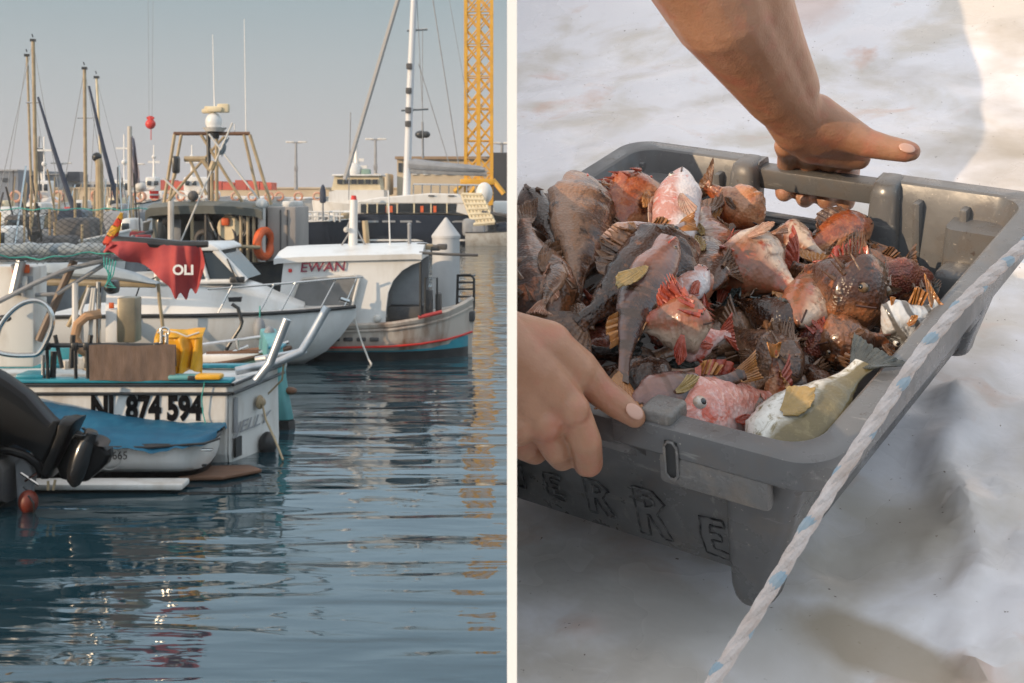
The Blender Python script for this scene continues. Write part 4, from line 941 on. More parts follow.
    for (x, y) in corners: MB().box2((x-.09, y-.09, zb), (x+.09, y+.09, ztop)).build('mast_leg', craney, t, smooth=False)
    lat = MB(); seg = wd*.62; z = zb; k = 0
    while z < ztop-.1:
        for i in range(4):
            a, b = corners[i], corners[(i+1) % 4]
            if i in (0, 2):
                mid = ((a[0]+b[0])/2, (a[1]+b[1])/2)
                lat.cone((a[0], a[1], z), (mid[0], mid[1], z+seg), .05, .05, 5).cone((b[0], b[1], z+0), (mid[0], mid[1], z+seg), .05, .05, 5).cone((mid[0], mid[1], z), (a[0], a[1], z+seg), .04, .04, 5).cone((mid[0], mid[1], z), (b[0], b[1], z+seg), .04, .04, 5)
            else: lat.cone((a[0], a[1], z if k % 2 else z+seg), (b[0], b[1], z+seg if k % 2 else z), .05, .05, 5)
            if k % 2 == 0: lat.cone((a[0], a[1], z), (b[0], b[1], z), .045, .045, 5)
        z += seg; k += 1
    lat.build('lattice', craney, t, smooth=False)
    MB().box2(((x0+x1)/2-.12, Y-.08, zb), ((x0+x1)/2+.12, Y+.08, ztop)).build('ladder_rail', craney, t, smooth=False)
    MB().box2((x0-.3, Y-.5, c(0, 185).z), (x1+.2, Y+wd+.3, c(0, 179).z), bev=.05).build('base_frame', craney, t)
    for (a, b) in (((464, 183), (455, 192)), ((493, 180), (504, 194)), ((478, 183), (470, 195)), ((484, 183), (492, 195))): MB().tube([c(*a, -.3), c(*b, -.5)], .16, 6).build('base_brace', craney, t)
    # crane hook on long cables
    Yh = 60; h = lambda x, y: P(x, y, Yh)
    t = empty('crane_hook', h(150.5, 122), 'small red crane hook block hanging on two thin cables', 'crane hook')
    MB().sphere(h(150.5, 124), .22, (1, .8, 1)).cone(h(150.5, 122), h(150.5, 116), .12, .09, 10).box(h(150.5, 118), (.3, .15, .1)).build('hook_block', redp, t)
    for px in (147.6, 153.6): MB().tube([h(150.5+(px-150.5)*.5, 120), h(px, -80)], .0085, 4).build('cable', greyp, t)
    MB().tube([h(151, 127), h(151, 140)], .02, 5).build('hook_chain', redp, t)
background()

def yachts():
    Y = 70; q = lambda x, y, d=0: P(x, y, Y)+Vector((0, d, 0))
    t = empty('sailing_yacht', Vector((q(400, 0).x, Y+2, 0)), 'large navy hulled sailing yacht with white deckhouse, tall mast and boom', 'yacht')
    rg = []
    for (px, yt, w, k) in ((332, 214, .9, 0), (340, 214, 1.8, 0), (380, 214.5, 2.4, 0), (430, 215, 2.6, 0), (474, 216, 2.5, 0), (482, 222, 2.3, 0)):
        x = q(px, 0).x; zt = q(0, yt).z
        rg.append([Vector((x, Y+2.6-w, zt)), Vector((x, Y+2.6-w*.95, zt*.5)), Vector((x, Y+2.6-w*.85, .0)), Vector((x, Y+2.6-w*.4, -.5)), Vector((x, Y+2.6+w*.4, -.5)), Vector((x, Y+2.6+w*.85, 0)), Vector((x, Y+2.6+w, zt))])
    MB().loft(rg).build('hull', dkblue, t, angle=50)
    MB().box2(q(333, 211.5, .9), q(478, 214.5, 4.2), bev=.05).build('deck_edge', white, t)
    MB().box2(q(334, 239.5, .35), q(476, 241.3, .5)).build('waterline_stripe', white, t)
    for k, (a, b) in enumerate(((347, 360), (365, 378), (382, 395), (400, 412), (416, 426), (452, 464))): MB().box2(q(a, 220.5, .1), q(b, 222.5, .25)).build('hull_window', greyp, t, smooth=False)
    MB().prism([q(356, 214, .6), q(357, 205.5, .5), q(468, 204.5, .5), q(470, 214, .6)], (0, 3.6, 0)).build('deckhouse', white, t, smooth=False, bevel=.04)
    MB().box2(q(398, 203.5, .35), q(456, 212.5, .5)).build('window_band', glass, t, smooth=False)
    MB().box2(q(360, 204, .35), q(396, 213, .5)).build('window_band', glass, t, smooth=False)
    for px in (366, 376, 386, 396, 413, 430, 446): MB().box2(q(px, 203.5, .28), q(px+1.3, 213.5, .4)).build('window_mullion', cream, t, smooth=False)
    for px in (385, 389, 420, 433): MB().box2(q(px, 206, .3), q(px+3, 212.5, .36)).build('orange_chair', orange, t)
    MB().prism([q(355, 203.5, .3), q(358, 201, .3), q(378, 197.5, .3), q(400, 195.5, .3), (q(430, 193, .3)), q(458, 194, .3), q(470, 204, .3), q(457, 203.8, .3)], (0, 4.2, 0)).build('roof', white, t, smooth=False, bevel=.06)
    MB().prism([q(456, 212, .35), q(457, 203, .35), q(464, 203, .35), q(470, 216, .35)], (0, 3, 0)).build('roof_pillar', white, t)
    for (px) in (428, 448): MB().box2(q(px, 195.2, .2), q(px+6, 196.3, .35)).build('roof_hatch', glass, t)
    # mast
    MB().tube([q(403.5, 196, 2), q(407, 90, 2), q(412, -30, 2)], [.2, .19, .15], 12).build('mast', mat('white_mast', (.62, .63, .65), rough=.4), t)
    for (yy, a, b) in ((25, 404, 425), (107, 398, 426)): MB().tube([q(a, yy+1, 2), q(b, yy-.5, 2)], .06, 6).build('spreader', steel, t)
    for yy in (63, 88, 108, 122): MB().box(q(405.8-.02*yy+2, yy, 1.8), (.3, .25, .3), bev=.04).build('mast_fitting', dkgrey, t)
    rg = []
    for (px, c, h) in ((406, 163, 4.5), (412, 163.5, 6), (430, 165, 5.2), (455, 167, 4.6), (478, 168.5, 3.6), (484, 169, 2)):
        rg.append([q(px, c, 2)+Vector((0, .35*math.cos(a*math.pi/6), h*Y/F*math.sin(a*math.pi/6))) for a in range(12)])
    MB().loft(rg).build('furled_mainsail', mat('grey_sail_cover', (.3, .31, .33), (.22, .23, .25), sc=2, rough=.8), t)
    MB().tube([q(405, 170, 2), q(486, 173, 2)], .14, 8).build('boom', greyp, t)
    for (a, b, r_) in (((393, 0), (340, 179), .13), ((399, -20), (393, 0), .13), ((413, -30), (420, 110), .02), ((430, -10), (458, 170), .03), ((416, 60), (448, 165), .025), ((420, 25), (420, 160), .02), ((445, -20), (470, 120), .015), ((346, 110), (344, 200), .03)):
        MB().tube([q(*a, 2), q(*b, 2)], r_, 6).build('rigging', greyp if r_ < .1 else mat('furled_genoa', (.36, .35, .34), rough=.8), t)
    for px in range(412, 480, 9): MB().tube([q(px, 195, 1), q(px, 184, 1)], .04, 5).build('rail_stanchion', steel, t)
    MB().tube([q(412, 184, 1), q(480, 185, 1)], .05, 5).build('rail', steel, t)
    # passerelle / solar panel at stern
    t2 = empty('loading_ramp', q(478, 225), 'cream ribbed ramp panel leaning at the yacht stern', 'ramp')
    A, B, C_, D_ = q(462, 194.5, -.6), q(482, 195, -.6), q(495, 222, -1.2), q(474, 224, -1.2)
    rm = MB()
    for i in range(7):
        s = i/6; rm.cone(A.lerp(B, s), D_.lerp(C_, s), .07, .07, 6)
    for i in range(7):
        s = i/6; a = A.lerp(D_, s); b = B.lerp(C_, s); rm.cone(a, b, .11, .11, 6)
    rm.build('ribbed_frame', cream, t2)
    MB().prism([A, B, C_, D_], (0, .1, -.02)).build('backing_panel', mat('dull_cream', (.5, .42, .28), rough=.7), t2, smooth=False)
    t3 = empty('motorboat', Vector((q(490, 0).x, Y-1, 0)), 'white motorboat stern with grey outboards at the right end of the yacht', 'motor boat')
    hull(t3, white2, (q(466, 0).x, Y-.5), (q(560, 0).x, Y-.5), 2, q(0, 232).z, q(0, 226).z, depth=.3, deckm=greyp, rubm=black)
    MB().box(q(470, 227, -.9), (.7, .8, .9), bev=.2).box(q(478, 229, -.9), (.8, .8, .6), bev=.2).build('outboard_cowl', greyp, t3)
    MB().sphere(q(484, 193, .8), .42, (1, 1, 1.3), 12).build('radome', white, t3)
    MB().tube([q(484, 198, .8), q(486, 232, .5)], .12, 8).build('radar_post', greyp, t3)
    MB().box2(q(493, 201, .4), q(520, 216, 1.5), bev=.1).build('cabin', white, t3)
    MB().tube([q(482, 212, -1), q(512, 216, -1)], .1, 6).build('gangway', dkgrey, t3)
    MB().box2(q(495, 222, -.5), q(560, 234, 1), bev=.2).build('hull_side', dkblue, t3)
    # second dark hull left of yacht
    Y2 = 68
    r = lambda x, y, d=0: P(x, y, Y2)+Vector((0, d, 0))
    t4 = empty('work_vessel', Vector((r(310, 0).x, Y2+2, 0)), 'navy hulled vessel with white deck rails left of the sailing yacht', 'vessel')
    hull(t4, dkblue, (r(293, 0).x, Y2+2), (r(352, 0).x, Y2+2), 3, r(0, 222).z, r(0, 219).z, depth=.4, deckm=white2, rubm=white, bowrake=.4)
    for k in range(8): MB().tube([r(300+k*5.5, 222, .6), r(300+k*5.5, 212, .6)], .05, 5).build('rail_post', white2, t4)
    for yy in (212, 216.5): MB().tube([r(298, yy, .6), r(342, yy, .6)], .05, 5).build('rail', white, t4)
    for (x, w_, h, m) in ((300, 5, 7, white), (309, 6, 9, white), (318, 4, 6, greyp), (326, 9, 10, white), (337, 8, 8, tan)):
        MB().box2(r(x, 221-h, 1.2), r(x+w_, 221, 2.5), bev=.1).build('deck_locker', m, t4)
    # white pilot boat behind
    Y3 = 90; s = lambda x, y, d=0: P(x, y, Y3)+Vector((0, d, 0))
    t5 = empty('pilot_boat', Vector((s(352, 0).x, Y3, 0)), 'white pilot boat with stacked wheelhouse and lattice mast beside the forestay', 'motor boat')
    hull(t5, white, (s(395, 0).x, Y3), (s(312, 0).x, Y3), 4, s(0, 205).z, s(0, 200).z, depth=.5, deckm=white2)
    MB().prism([s(330, 206, -1), s(331, 192, -1), s(338, 190, -1), s(385, 190, -1), s(386, 206, -1)], (0, 3, 0)).build('deckhouse', white, t5, smooth=False)
    MB().prism([s(333, 190.2, -.8), s(336, 176, -.8), s(380, 176.5, -.8), s(382, 190.2, -.8)], (0, 2.6, 0)).build('wheelhouse', cream, t5, smooth=False)
    for k in range(6): MB().box2(s(339+k*7, 179.5, -.95), s(344+k*7, 184, -.7)).build('window', glass, t5, smooth=False)
    MB().box2(s(334, 174.5, -1.1), s(383, 176.3, 2.2), bev=.05).build('roof', white, t5)
    MB().tube([s(357, 175), s(356, 146)], [.25, .1], 8).box(s(357, 160), (.9, .2, .2)).box(s(357, 167), (1.3, .3, .2)).sphere(s(354, 170), .5).build('lattice_mast', white, t5)
    MB().box(s(366, 173), (.6, .6, .5), bev=.1).build('green_crate', mat('sage', (.2, .3, .25), rough=.8), t5)
    # tug-like white boats in the row, with orange lifebuoys
    labs = ['white workboat with orange lifebuoys directly behind the gantry', 'white workboat with orange lifebuoys right of the gantry', 'white workboat with orange lifebuoys left of the navy vessel', 'small white workboat behind the trawler staff']
    for i, (x0, x1, yd, ww) in enumerate(((178, 232, 190, 1), (232, 285, 195, 0), (275, 335, 196, 0), (140, 180, 190, 1))):
        Y4 = 92+i; u = lambda x, y, d=0: P(x, y, Y4)+Vector((0, d, 0))
        t6 = empty('workboat', Vector((u((x0+x1)/2, 0).x, Y4, 0)), labs[i], 'workboat', 'white workboats in front of the breakwater')
        hull(t6, white, (u(x0, 0).x, Y4), (u(x1, 0).x, Y4), 2.6, u(0, 200).z, u(0, 196).z, depth=.4, deckm=white2, rubm=white)
        MB().box2(u(x0+4, yd+1, -.9), u(x1-14, 203, 1), bev=.15).build('cabin', white, t6)
        if ww:
            MB().box2(u(x0+8, yd-13, -.7), u(x1-22, yd+1.2, .8), bev=.1).build('wheelhouse', white, t6)
            for k in range(2): MB().box2(u(x0+10+k*7, yd-9, -.85), u(x0+14+k*7, yd-4.5, -.6), bev=.02).build('window', glass, t6)
            MB().tube([u(x0+14, yd-12), u(x0+14, yd-45)], [.12, .05], 6).box(u(x0+14, yd-28), (.8, .1, .15)).sphere(u(x0+14, yd-33), .16).build('mast', white, t6)
        for k in range(3): lifebuoy(t6, u(x0+8+k*(x1-x0)/3.2, 196.5, -1.5), .42)
    # figure in dark clothes standing on the vessel: seen as a dark column -> a folded parasol
    o = MB().loft([[r(322+0, yy, .3)+Vector((w_*math.cos(a*math.pi/5), w_*math.sin(a*math.pi/5), 0)) for a in range(10)] for (yy, w_) in ((203, .12), (201, .16), (192, .15), (187, .1), (184.5, .04))]).build('folded_parasol', mat('navy_cloth', (.03, .04, .07), rough=.8), None)
    o2 = MB().tube([r(322, 221, .3), r(322, 203, .3)], .05, 6).build('pole', greyp, o, local=True)
    tag(o, 'dark navy folded parasol standing on the navy vessel', 'parasol')
yachts()
def haze():
    m = bpy.data.materials.new('haze_air'); m.use_nodes = True; n = m.node_tree; n.nodes.clear()
    v = n.nodes.new('ShaderNodeVolumePrincipled'); v.inputs['Color'].default_value = (.86, .86, .87, 1); v.inputs['Density'].default_value = .0008; v.inputs['Anisotropy'].default_value = .2
    o = n.nodes.new('ShaderNodeOutputMaterial'); n.links.new(v.outputs[0], o.inputs['Volume'])
    h = MB().box2((-300, -50, -2.2), (300, 200, 22)).build('haze', m, None, smooth=False); tag(h, 'thin pale haze over the harbour', None, kind='stuff')
haze()
# ================================================================== RIGHT OF THE PARTITION: tarp, crate, fish, arms
SC = 0.65e-3
XCUT = .0024
MW = Matrix(((.8076, .578, -.1006, 317*SC), (-.573, .7357, -.3663, 1400*SC), (-.139, .354, .9253, CAMZ-277*SC), (0, 0, 0, 1)))
q3 = MW.to_3x3().to_quaternion().to_matrix().to_4x4(); q3.translation = MW.translation; MW = q3
MI = MW.inverted(); CAMP = Vector((0, 0, CAMZ))
CW, CD = 701*SC, 786*SC     # crate width (x from -CW to 0) and depth (y from 0 to CD)
def RL(px, py, z):
    "crate-frame point at height z (m above the rim plane) seen at that place of the view"
    o = MI @ CAMP; d = (MI.to_3x3() @ Vector((px-512, F, -(py-195))))
    t = (z-o.z)/d.z; return o+d*t
def WL(px, py, Y): return MI @ P(px, py, Y)
def clip_local(o):
    "trim a mesh where it meets the partition board"
    me = o.data; bm = bmesh.new(); bm.from_mesh(me)
    mw = MW if o.get('_l') else o.matrix_world
    n = (MW.to_3x3().inverted() @ Vector((1, 0, 0))); co = MI @ Vector((XCUT, 1, 2))
    xs = [(MW @ v.co).x for v in bm.verts]
    if xs and min(xs) < XCUT:
        if max(xs) < XCUT: bm.free(); return False
        g = bmesh.ops.bisect_plane(bm, geom=bm.verts[:]+bm.edges[:]+bm.faces[:], plane_co=co, plane_no=n, clear_inner=True)
        eds = [e for e in g['geom_cut'] if isinstance(e, bmesh.types.BMEdge)]
        try: bmesh.ops.holes_fill(bm, edges=eds)
        except Exception: pass
        bm.to_mesh(me)
    bm.free(); return True
def rbuild(mb, name, m, parent, **k):
    "mesh given in crate-frame coordinates; parent has matrix MW"
    o = mb.build(name, m, None, **k); me = o.data
    if not clip_local(o):
        bpy.data.objects.remove(o); return None
    if parent is None: o.matrix_world = MW
    else: o.parent = parent
    return o
def rempty(name, label, cat, group=None):
    o = bpy.data.objects.new(name, None); S.collection.objects.link(o); o.matrix_world = MW; o.empty_display_size = .05
    o['label'] = label; o['category'] = cat
    if group: o['group'] = group
    return o

# board added as the white divider, its rear raised to shade the tarp
bd = MB().prism([(-.0021, y, z) for (y, z) in ((.60, 1.3), (.60, 2.60), (.72, 2.60), (.78, 2.40), (1.0, 2.45), (1.3, 2.54), (1.45, 2.74), (2.0, 3.2), (3.0, 3.6), (3.9, 3.7), (3.9, 1.3))], (.0042, 0, 0)).build('added_divider_board', mat('white_board', (.9, .9, .9), rough=.7), None, smooth=False)
tag(bd, 'thin white board added as divider between the harbour view and the fish crate, its rear raised for shade', 'partition')

# sloping ground under the tarp
TZ = -.19
def tarp_h(x, y):
    v = Vector((x, y, 0))
    h = .010*noise.noise(v*3.1+Vector((3, 1, 0)))+.004*noise.noise(v*9)+.0016*noise.noise(v*26)
    # folds at the lower right
    for (ax_, ay, bx, by, w, a) in FOLDS:
        dx, dy = bx-ax_, by-ay; L2 = dx*dx+dy*dy; t = ((x-ax_)*dx+(y-ay)*dy)/L2; tt = max(0, min(1, t))
        px, py = ax_+dx*tt+.012*math.sin(tt*7), ay+dy*tt; d = math.hypot(x-px, y-py)
        h += a*math.exp(-(d/w)**2)*(1 if 0 <= t <= 1 else math.exp(-(abs(t-tt)*3)**2))
    return h
FOLDS = []
for (p, q_, w, a) in (((957, 505), (985, 700), .006, .013), ((950, 400), (958, 505), .02, .014), ((985, 575), (1060, 600), .005, .009), ((1000, 480), (985, 575), .006, .006), ((1010, 640), (960, 700), .005, .006), ((905, 610), (960, 520), .01, .005), ((1000, 330), (930, 470), .012, .006), ((1024, 400), (975, 440), .006, .004), ((560, 640), (640, 560), .010, .003), ((600, 690), (720, 640), .008, .003), ((900, 560), (1000, 690), .05, -.010), ((880, 420), (800, 520), .03, .008), ((930, 470), (830, 560), .03, -.008), ((520, 610), (700, 700), .012, .003), ((560, 90), (1000, 60), .05, .008), ((860, 60), (1024, 130), .03, .006), ((700, 60), (1000, 20), .04, .01)):
    A_, B_ = RL(*p, TZ), RL(*q_, TZ); FOLDS.append((A_.x, A_.y, B_.x, B_.y, w, a))
def right_ground():
    x0, x1, y0, y1 = -2.6, 1.5, -.62, 2.6
    nx, ny = 330, 300
    mb = MB(); vs = []
    for i in range(nx+1):
        for j in range(ny+1):
            x = x0+(x1-x0)*i/nx; y = y0+(y1-y0)*(j/ny)**1.3
            rise = .35*max(0, y-1.1)**2
            vs.append(Vector((x, y, TZ+tarp_h(x, y)+rise)))
    fs = [[i*(ny+1)+j, (i+1)*(ny+1)+j, (i+1)*(ny+1)+j+1, i*(ny+1)+j+1] for i in range(nx) for j in range(ny)]
    mb.add(vs, fs)
    m = bpy.data.materials.new('tarpaulin'); m.use_nodes = True; n = m.node_tree; L = n.links; b = n.nodes['Principled BSDF']
    b.inputs['Roughness'].default_value = .42; b.inputs['Specular IOR Level'].default_value = .5
    tc = n.nodes.new('ShaderNodeTexCoord')
    def noi(sc, det, st=(1, 1, 1), dist=0, rough=.55, off=(0, 0, 0)):
        mp = n.nodes.new('ShaderNodeMapping'); mp.inputs['Scale'].default_value = st; mp.inputs['Location'].default_value = off; L.new(tc.outputs['Object'], mp.inputs[0])
        t = n.nodes.new('ShaderNodeTexNoise'); t.inputs['Scale'].default_value = sc; t.inputs['Detail'].default_value = det; t.inputs['Distortion'].default_value = dist; t.inputs['Roughness'].default_value = rough
        L.new(mp.outputs[0], t.inputs['Vector']); return t.outputs['Fac']
    def ramp(f, a, b_, c0=(0, 0, 0, 1), c1=(1, 1, 1, 1)):
        r = n.nodes.new('ShaderNodeValToRGB'); r.color_ramp.elements[0].position = a; r.color_ramp.elements[1].position = b_
        r.color_ramp.elements[0].color = c0; r.color_ramp.elements[1].color = c1; L.new(f, r.inputs[0]); return r.outputs[0]
    def mixc(f, a, b_):
        x = n.nodes.new('ShaderNodeMix'); x.data_type = 'RGBA'
        L.new(f, x.inputs[0])
        for s, v in ((6, a), (7, b_)):
            if isinstance(v, tuple): x.inputs[s].default_value = v
            else: L.new(v, x.inputs[s])
        return x.outputs[2]
    base = mixc(ramp(noi(2.2, 4), .35, .65), (.76, .735, .76, 1), (.82, .80, .82, 1))
    base = mixc(ramp(noi(5, 6, dist=.4, off=(4, 2, 0)), .48, .60), base, (.62, .57, .52, 1))       # dried film stains
    base = mixc(ramp(noi(7, 6, dist=.5, off=(1, 7, 0)), .60, .76), base, (.62, .40, .31, 1))         # pinkish traces
    base = mixc(ramp(noi(3.3, 5, off=(2.4, .6, 0)), .55, .75), base, (.42, .37, .31, 1))           # wet brown patches
    base = mixc(ramp(noi(150, 2, off=(2, 9, 0)), .72, .76), base, (.12, .07, .05, 1))               # specks
    def patch(base, px, py, rad, col, k=.9):
        c = RL(px, py, TZ); mp = n.nodes.new('ShaderNodeMapping'); mp.inputs['Location'].default_value = (-c.x/rad[0], -c.y/rad[1], 0); mp.inputs['Scale'].default_value = (1/rad[0], 1/rad[1], 0); L.new(tc.outputs['Object'], mp.inputs[0])
        ln = n.nodes.new('ShaderNodeVectorMath'); ln.operation = 'LENGTH'; L.new(mp.outputs[0], ln.inputs[0])
        nz = n.nodes.new('ShaderNodeMath'); nz.operation = 'MULTIPLY_ADD'; L.new(noi(12, 6, off=(px, 1, 0)), nz.inputs[0]); nz.inputs[1].default_value = -1.3; L.new(ln.outputs['Value'], nz.inputs[2])
        f = ramp(nz.outputs[0], .0, .55, (k, k, k, 1), (0, 0, 0, 1)); return mixc(f, base, col)
    base = patch(base, 880, 645, (.085, .03), (.42, .35, .27, 1))
    base = patch(base, 640, 600, (.13, .05), (.56, .53, .50, 1), .8)
    base = patch(base, 800, 40, (.09, .09), (.62, .44, .38, 1), .6)
    base = patch(base, 720, 640, (.10, .04), (.58, .55, .52, 1), .7)
    L.new(base, b.inputs['Base Color'])
    L.new(ramp(noi(6, 3), .4, .6, (.16, .16, .16, 1), (.45, .45, .45, 1)), b.inputs['Roughness'])
    bp = n.nodes.new('ShaderNodeBump'); bp.inputs['Strength'].default_value = .3; bp.inputs['Distance'].default_value = .006
    L.new(noi(22, 3), bp.inputs['Height']); L.new(bp.outputs[0], b.inputs['Normal'])
    o = rbuild(mb, 'ground_tarpaulin', m, None, angle=180); tag(o, None, None, kind='structure')
    # concrete ramp carrying the tarp, down to the sea bed
    xs = MB(); xx1 = 2.2
    pr = []
    for (ly, dz) in ((-.60, 0), (1.1, 0), (1.6, .0875), (2.1, .35), (2.58, .766)):
        a = MW @ Vector((0, ly, TZ-.03+dz))
        pr.append(a)
    # cross section along world Y using slope of the tarp plane
    nrm = MW.to_3x3() @ Vector((0, 0, 1))
    def zt(x, y, dz=0):
        p0 = MW @ Vector((0, 0, TZ-.032)); return p0.z-(nrm.x*(x-p0.x)+nrm.y*(y-p0.y))/nrm.z
    poly = []
    for (x, y) in ((XCUT+.001, .55), (1.6, .55), (1.6, 3.6), (XCUT+.001, 3.6)):
        poly.append(Vector((x, y, zt(x, y))))
    bot = [Vector((p.x, p.y, -.5)) for p in poly]
    o = MB().add(poly+bot, [[0, 1, 2, 3], [7, 6, 5, 4], [0, 4, 5, 1], [1, 5, 6, 2], [2, 6, 7, 3], [3, 7, 4, 0]]).build('quay_ramp', conc, None, smooth=False)
    tag(o, None, None, kind='structure')
right_ground()

# ------------------------------------------------------------------ crate
plastic = mat('grey_crate_plastic', (.16, .16, .162), (.11, .11, .112), sc=7, rough=.34, bump=.03, bsc=60, contrast=(.3, .7))
plast2 = mat('grey_rim_plastic', (.16, .155, .15), (.25, .21, .17), sc=30, rough=.26, bump=.3, bsc=130, contrast=(.48, .75))
def scuff(m, grime, k):
    n = m.node_tree; L = n.links; b = n.nodes['Principled BSDF']; src = b.inputs['Base Color'].links[0].from_socket
    tc = n.nodes.new('ShaderNodeTexCoord')
    def nz(sc, st, off, det=5):
        mp = n.nodes.new('ShaderNodeMapping'); mp.inputs['Scale'].default_value = st; mp.inputs['Location'].default_value = off; L.new(tc.outputs['Object'], mp.inputs[0])
        t = n.nodes.new('ShaderNodeTexNoise'); t.inputs['Scale'].default_value = sc; t.inputs['Detail'].default_value = det; t.inputs['Roughness'].default_value = .65; L.new(mp.outputs[0], t.inputs['Vector']); return t.outputs['Fac']
    for (f, a, c_, col) in ((nz(24, (1, 1, 1), (1, 4, 2)), .52, .68, grime), (nz(90, (.18, 1, 1), (3, 2, 2)), .62, .70, (.27, .26, .25, 1)), (nz(90, (1, .16, .5), (7, 2, 5)), .63, .70, (.25, .24, .23, 1)), (nz(230, (1, 1, 1), (3, 9, 2), 2), .70, .74, (.4, .37, .33, 1)), (nz(60, (1, 1, 1), (8, 9, 2), 4), .66, .70, (.07, .05, .04, 1))):
        r = n.nodes.new('ShaderNodeValToRGB'); r.color_ramp.elements[0].position = a; r.color_ramp.elements[1].position = c_; r.color_ramp.elements[1].color = (k, k, k, 1); L.new(f, r.inputs[0])
        x = n.nodes.new('ShaderNodeMix'); x.data_type = 'RGBA'; L.new(r.outputs[0], x.inputs[0]); L.new(src, x.inputs[6]); x.inputs[7].default_value = col; src = x.outputs[2]
    L.new(src, b.inputs['Base Color'])
    r = n.nodes.new('ShaderNodeValToRGB'); r.color_ramp.elements[0].position = .38; r.color_ramp.elements[1].position = .62; r.color_ramp.elements[0].color = (.16, .16, .16, 1); r.color_ramp.elements[1].color = (.48, .48, .48, 1); L.new(nz(14, (1, 1, 1), (5, 5, 1)), r.inputs[0]); L.new(r.outputs[0], b.inputs['Roughness'])
scuff(plastic, (.15, .13, .115, 1), .7); scuff(plast2, (.2, .165, .135, 1), .75)
def rrect(ins, z, r, n=8, ix=0):
    x0, x1, y0, y1 = -CW+ins+ix, -ins-ix, ins, CD-ins; pts = []
    for (cx, cy, a0) in ((x1-r, y0+r, -90), (x1-r, y1-r, 0), (x0+r, y1-r, 90), (x0+r, y0+r, 180)):
        for k in range(n+1):
            a = math.radians(a0+90*k/n); pts.append(Vector((cx+r*math.cos(a), cy+r*math.sin(a), z)))
    return pts
H = .143
def crate():
    t = rempty('fish_crate', 'grey plastic fish crate full of mixed rockfish, hand drawn capital letters on its front', 'crate')
    rings = [rrect(.050, -H+.004, .015, ix=.016), rrect(.030, -.02, .022), rrect(.0245, -.006, .024), rrect(.0225, -.0015, .026), rrect(.020, 0, .028), rrect(.004, 0, .030), rrect(.001, -.0012, .031), rrect(0, -.005, .032), rrect(0, -.022, .032), rrect(.0015, -.024, .031), rrect(.0045, -.024, .029), rrect(.005, -.008, .028), rrect(.018, -.007, .026), rrect(.0215, -.02, .024, ix=.006), rrect(.049, -H, .018, ix=.020)]
    # body as closed solid, with grip windows cut out at both short ends
    body = MB(); body.loft(rings, cap=True)
    gx0, gx1 = -.640*CW, -.365*CW
    cutters = []
    for (ya, yb) in ((-.02, .065), (CD-.065, CD+.02)):
        c = MB().box2((gx0, ya, -.052), (gx1, yb, .02)).build('cut', plastic); cutters.append(c)
    o = rbuild(body, 'crate_body', plastic, t, cut=cutters, angle=30)
    for c in cutters: bpy.data.objects.remove(c)
    for (s, yy) in ((1, 0), (-1, CD)):
        Y_ = lambda a: yy+s*a
        g = MB().box2((gx0-.004, Y_(.002), -.028), (gx1+.004, Y_(.024), -.006), bev=.003)
        rbuild(g, 'grip_bar', plastic, t, angle=40)
        f = MB().box2((gx0-.001, Y_(.028+(s > 0)*.02), -.098), (gx1+.001, Y_(.036+(s > 0)*.02), -.054), bev=.002)
        f.box2((gx0-.001, Y_(.018+(s > 0)*.014), -.0585), (gx1+.001, Y_(.04+(s > 0)*.014), -.054), bev=.002)
        rbuild(f, 'inner_ledge', plastic, t, angle=40)
        for xx in (gx0-.013, gx1+.013):
            rg = []
            for (z, w, d) in ((-.10, .018, .026), (-.03, .015, .036), (-.010, .014, .034), (-.001, .012, .031), (.0015, .009, .027)):
                n = 16; ring = []
                for k in range(n):
                    a = 2*math.pi*k/n; ca, sa = math.cos(a), math.sin(a)
                    ring.append(Vector((xx+w*math.copysign(abs(ca)**.45, ca), Y_((.006 if s < 0 else .02)+.24*max(0, -z-.015)+ d/2+ d/2*math.copysign(abs(sa)**.45, sa)), z)))
                rg.append(ring)
            rbuild(MB().loft(rg), 'handle_column', plastic, t, angle=50)
    # inner ribs on the far and left walls
    for x in (-.075, -.12, -.31*CW-.02, -.73*CW, -.93*CW):
        rg = MB().box2((x-.004, CD-.040, -.10), (x+.004, CD-.026, -.012), bev=.003); rbuild(rg, 'wall_rib', plastic, t)
    rbuild(MB().box2((-.085, CD-.09, -.115), (-.05, CD-.05, -.055), bev=.006), 'corner_block', plastic, t, angle=50)
    # slot lug under the front rim and gusset fin
    def lug(s, yy, fx):
        Y_ = lambda a: yy+s*a
        X = fx
        mb = MB().box2((X(-.130), Y_(-.0005), -.047), (X(-.044), Y_(.010), -.022), bev=.004)
        c = MB().box2((X(-.124), Y_(-.02), -.041), (X(-.113), Y_(.03), -.008), bev=.004).build('cut', plastic)
        rbuild(mb, 'rim_skirt', plast2, t, cut=[c], angle=40); bpy.data.objects.remove(c)
        rbuild(MB().box2((X(-.1235), Y_(-.0012), -.0395), (X(-.1135), Y_(-.0002), -.0095), bev=.0004), 'dark_slot_plate', black, t)  # black plate over the slot, its colour gives the shade inside
        rbuild(MB().tube([Vector((X(x), Y_(-.0012), z)) for (x, z) in ((-.1235, -.014), (-.1235, -.036), (-.1205, -.040), (-.1165, -.040), (-.1135, -.036), (-.1135, -.014), (-.1165, -.010), (-.1205, -.010))], .0012, 6, closed=True), 'slot_lip', plast2, t)
        rbuild(MB().prism([(X(-.158), Y_(.0), -.022), (X(-.158), Y_(.024), -.022), (X(-.158), Y_(.024), -.046)], (.003*(1 if X(0) == 0 else -1), 0, 0)), 'gusset', plastic, t, bevel=.0005)
        rbuild(MB().box2((X(-.146), Y_(.003), -.006), (X(-.120), Y_(.030), .008), bev=.0035), 'stacking_lug', plast2, t, angle=50)
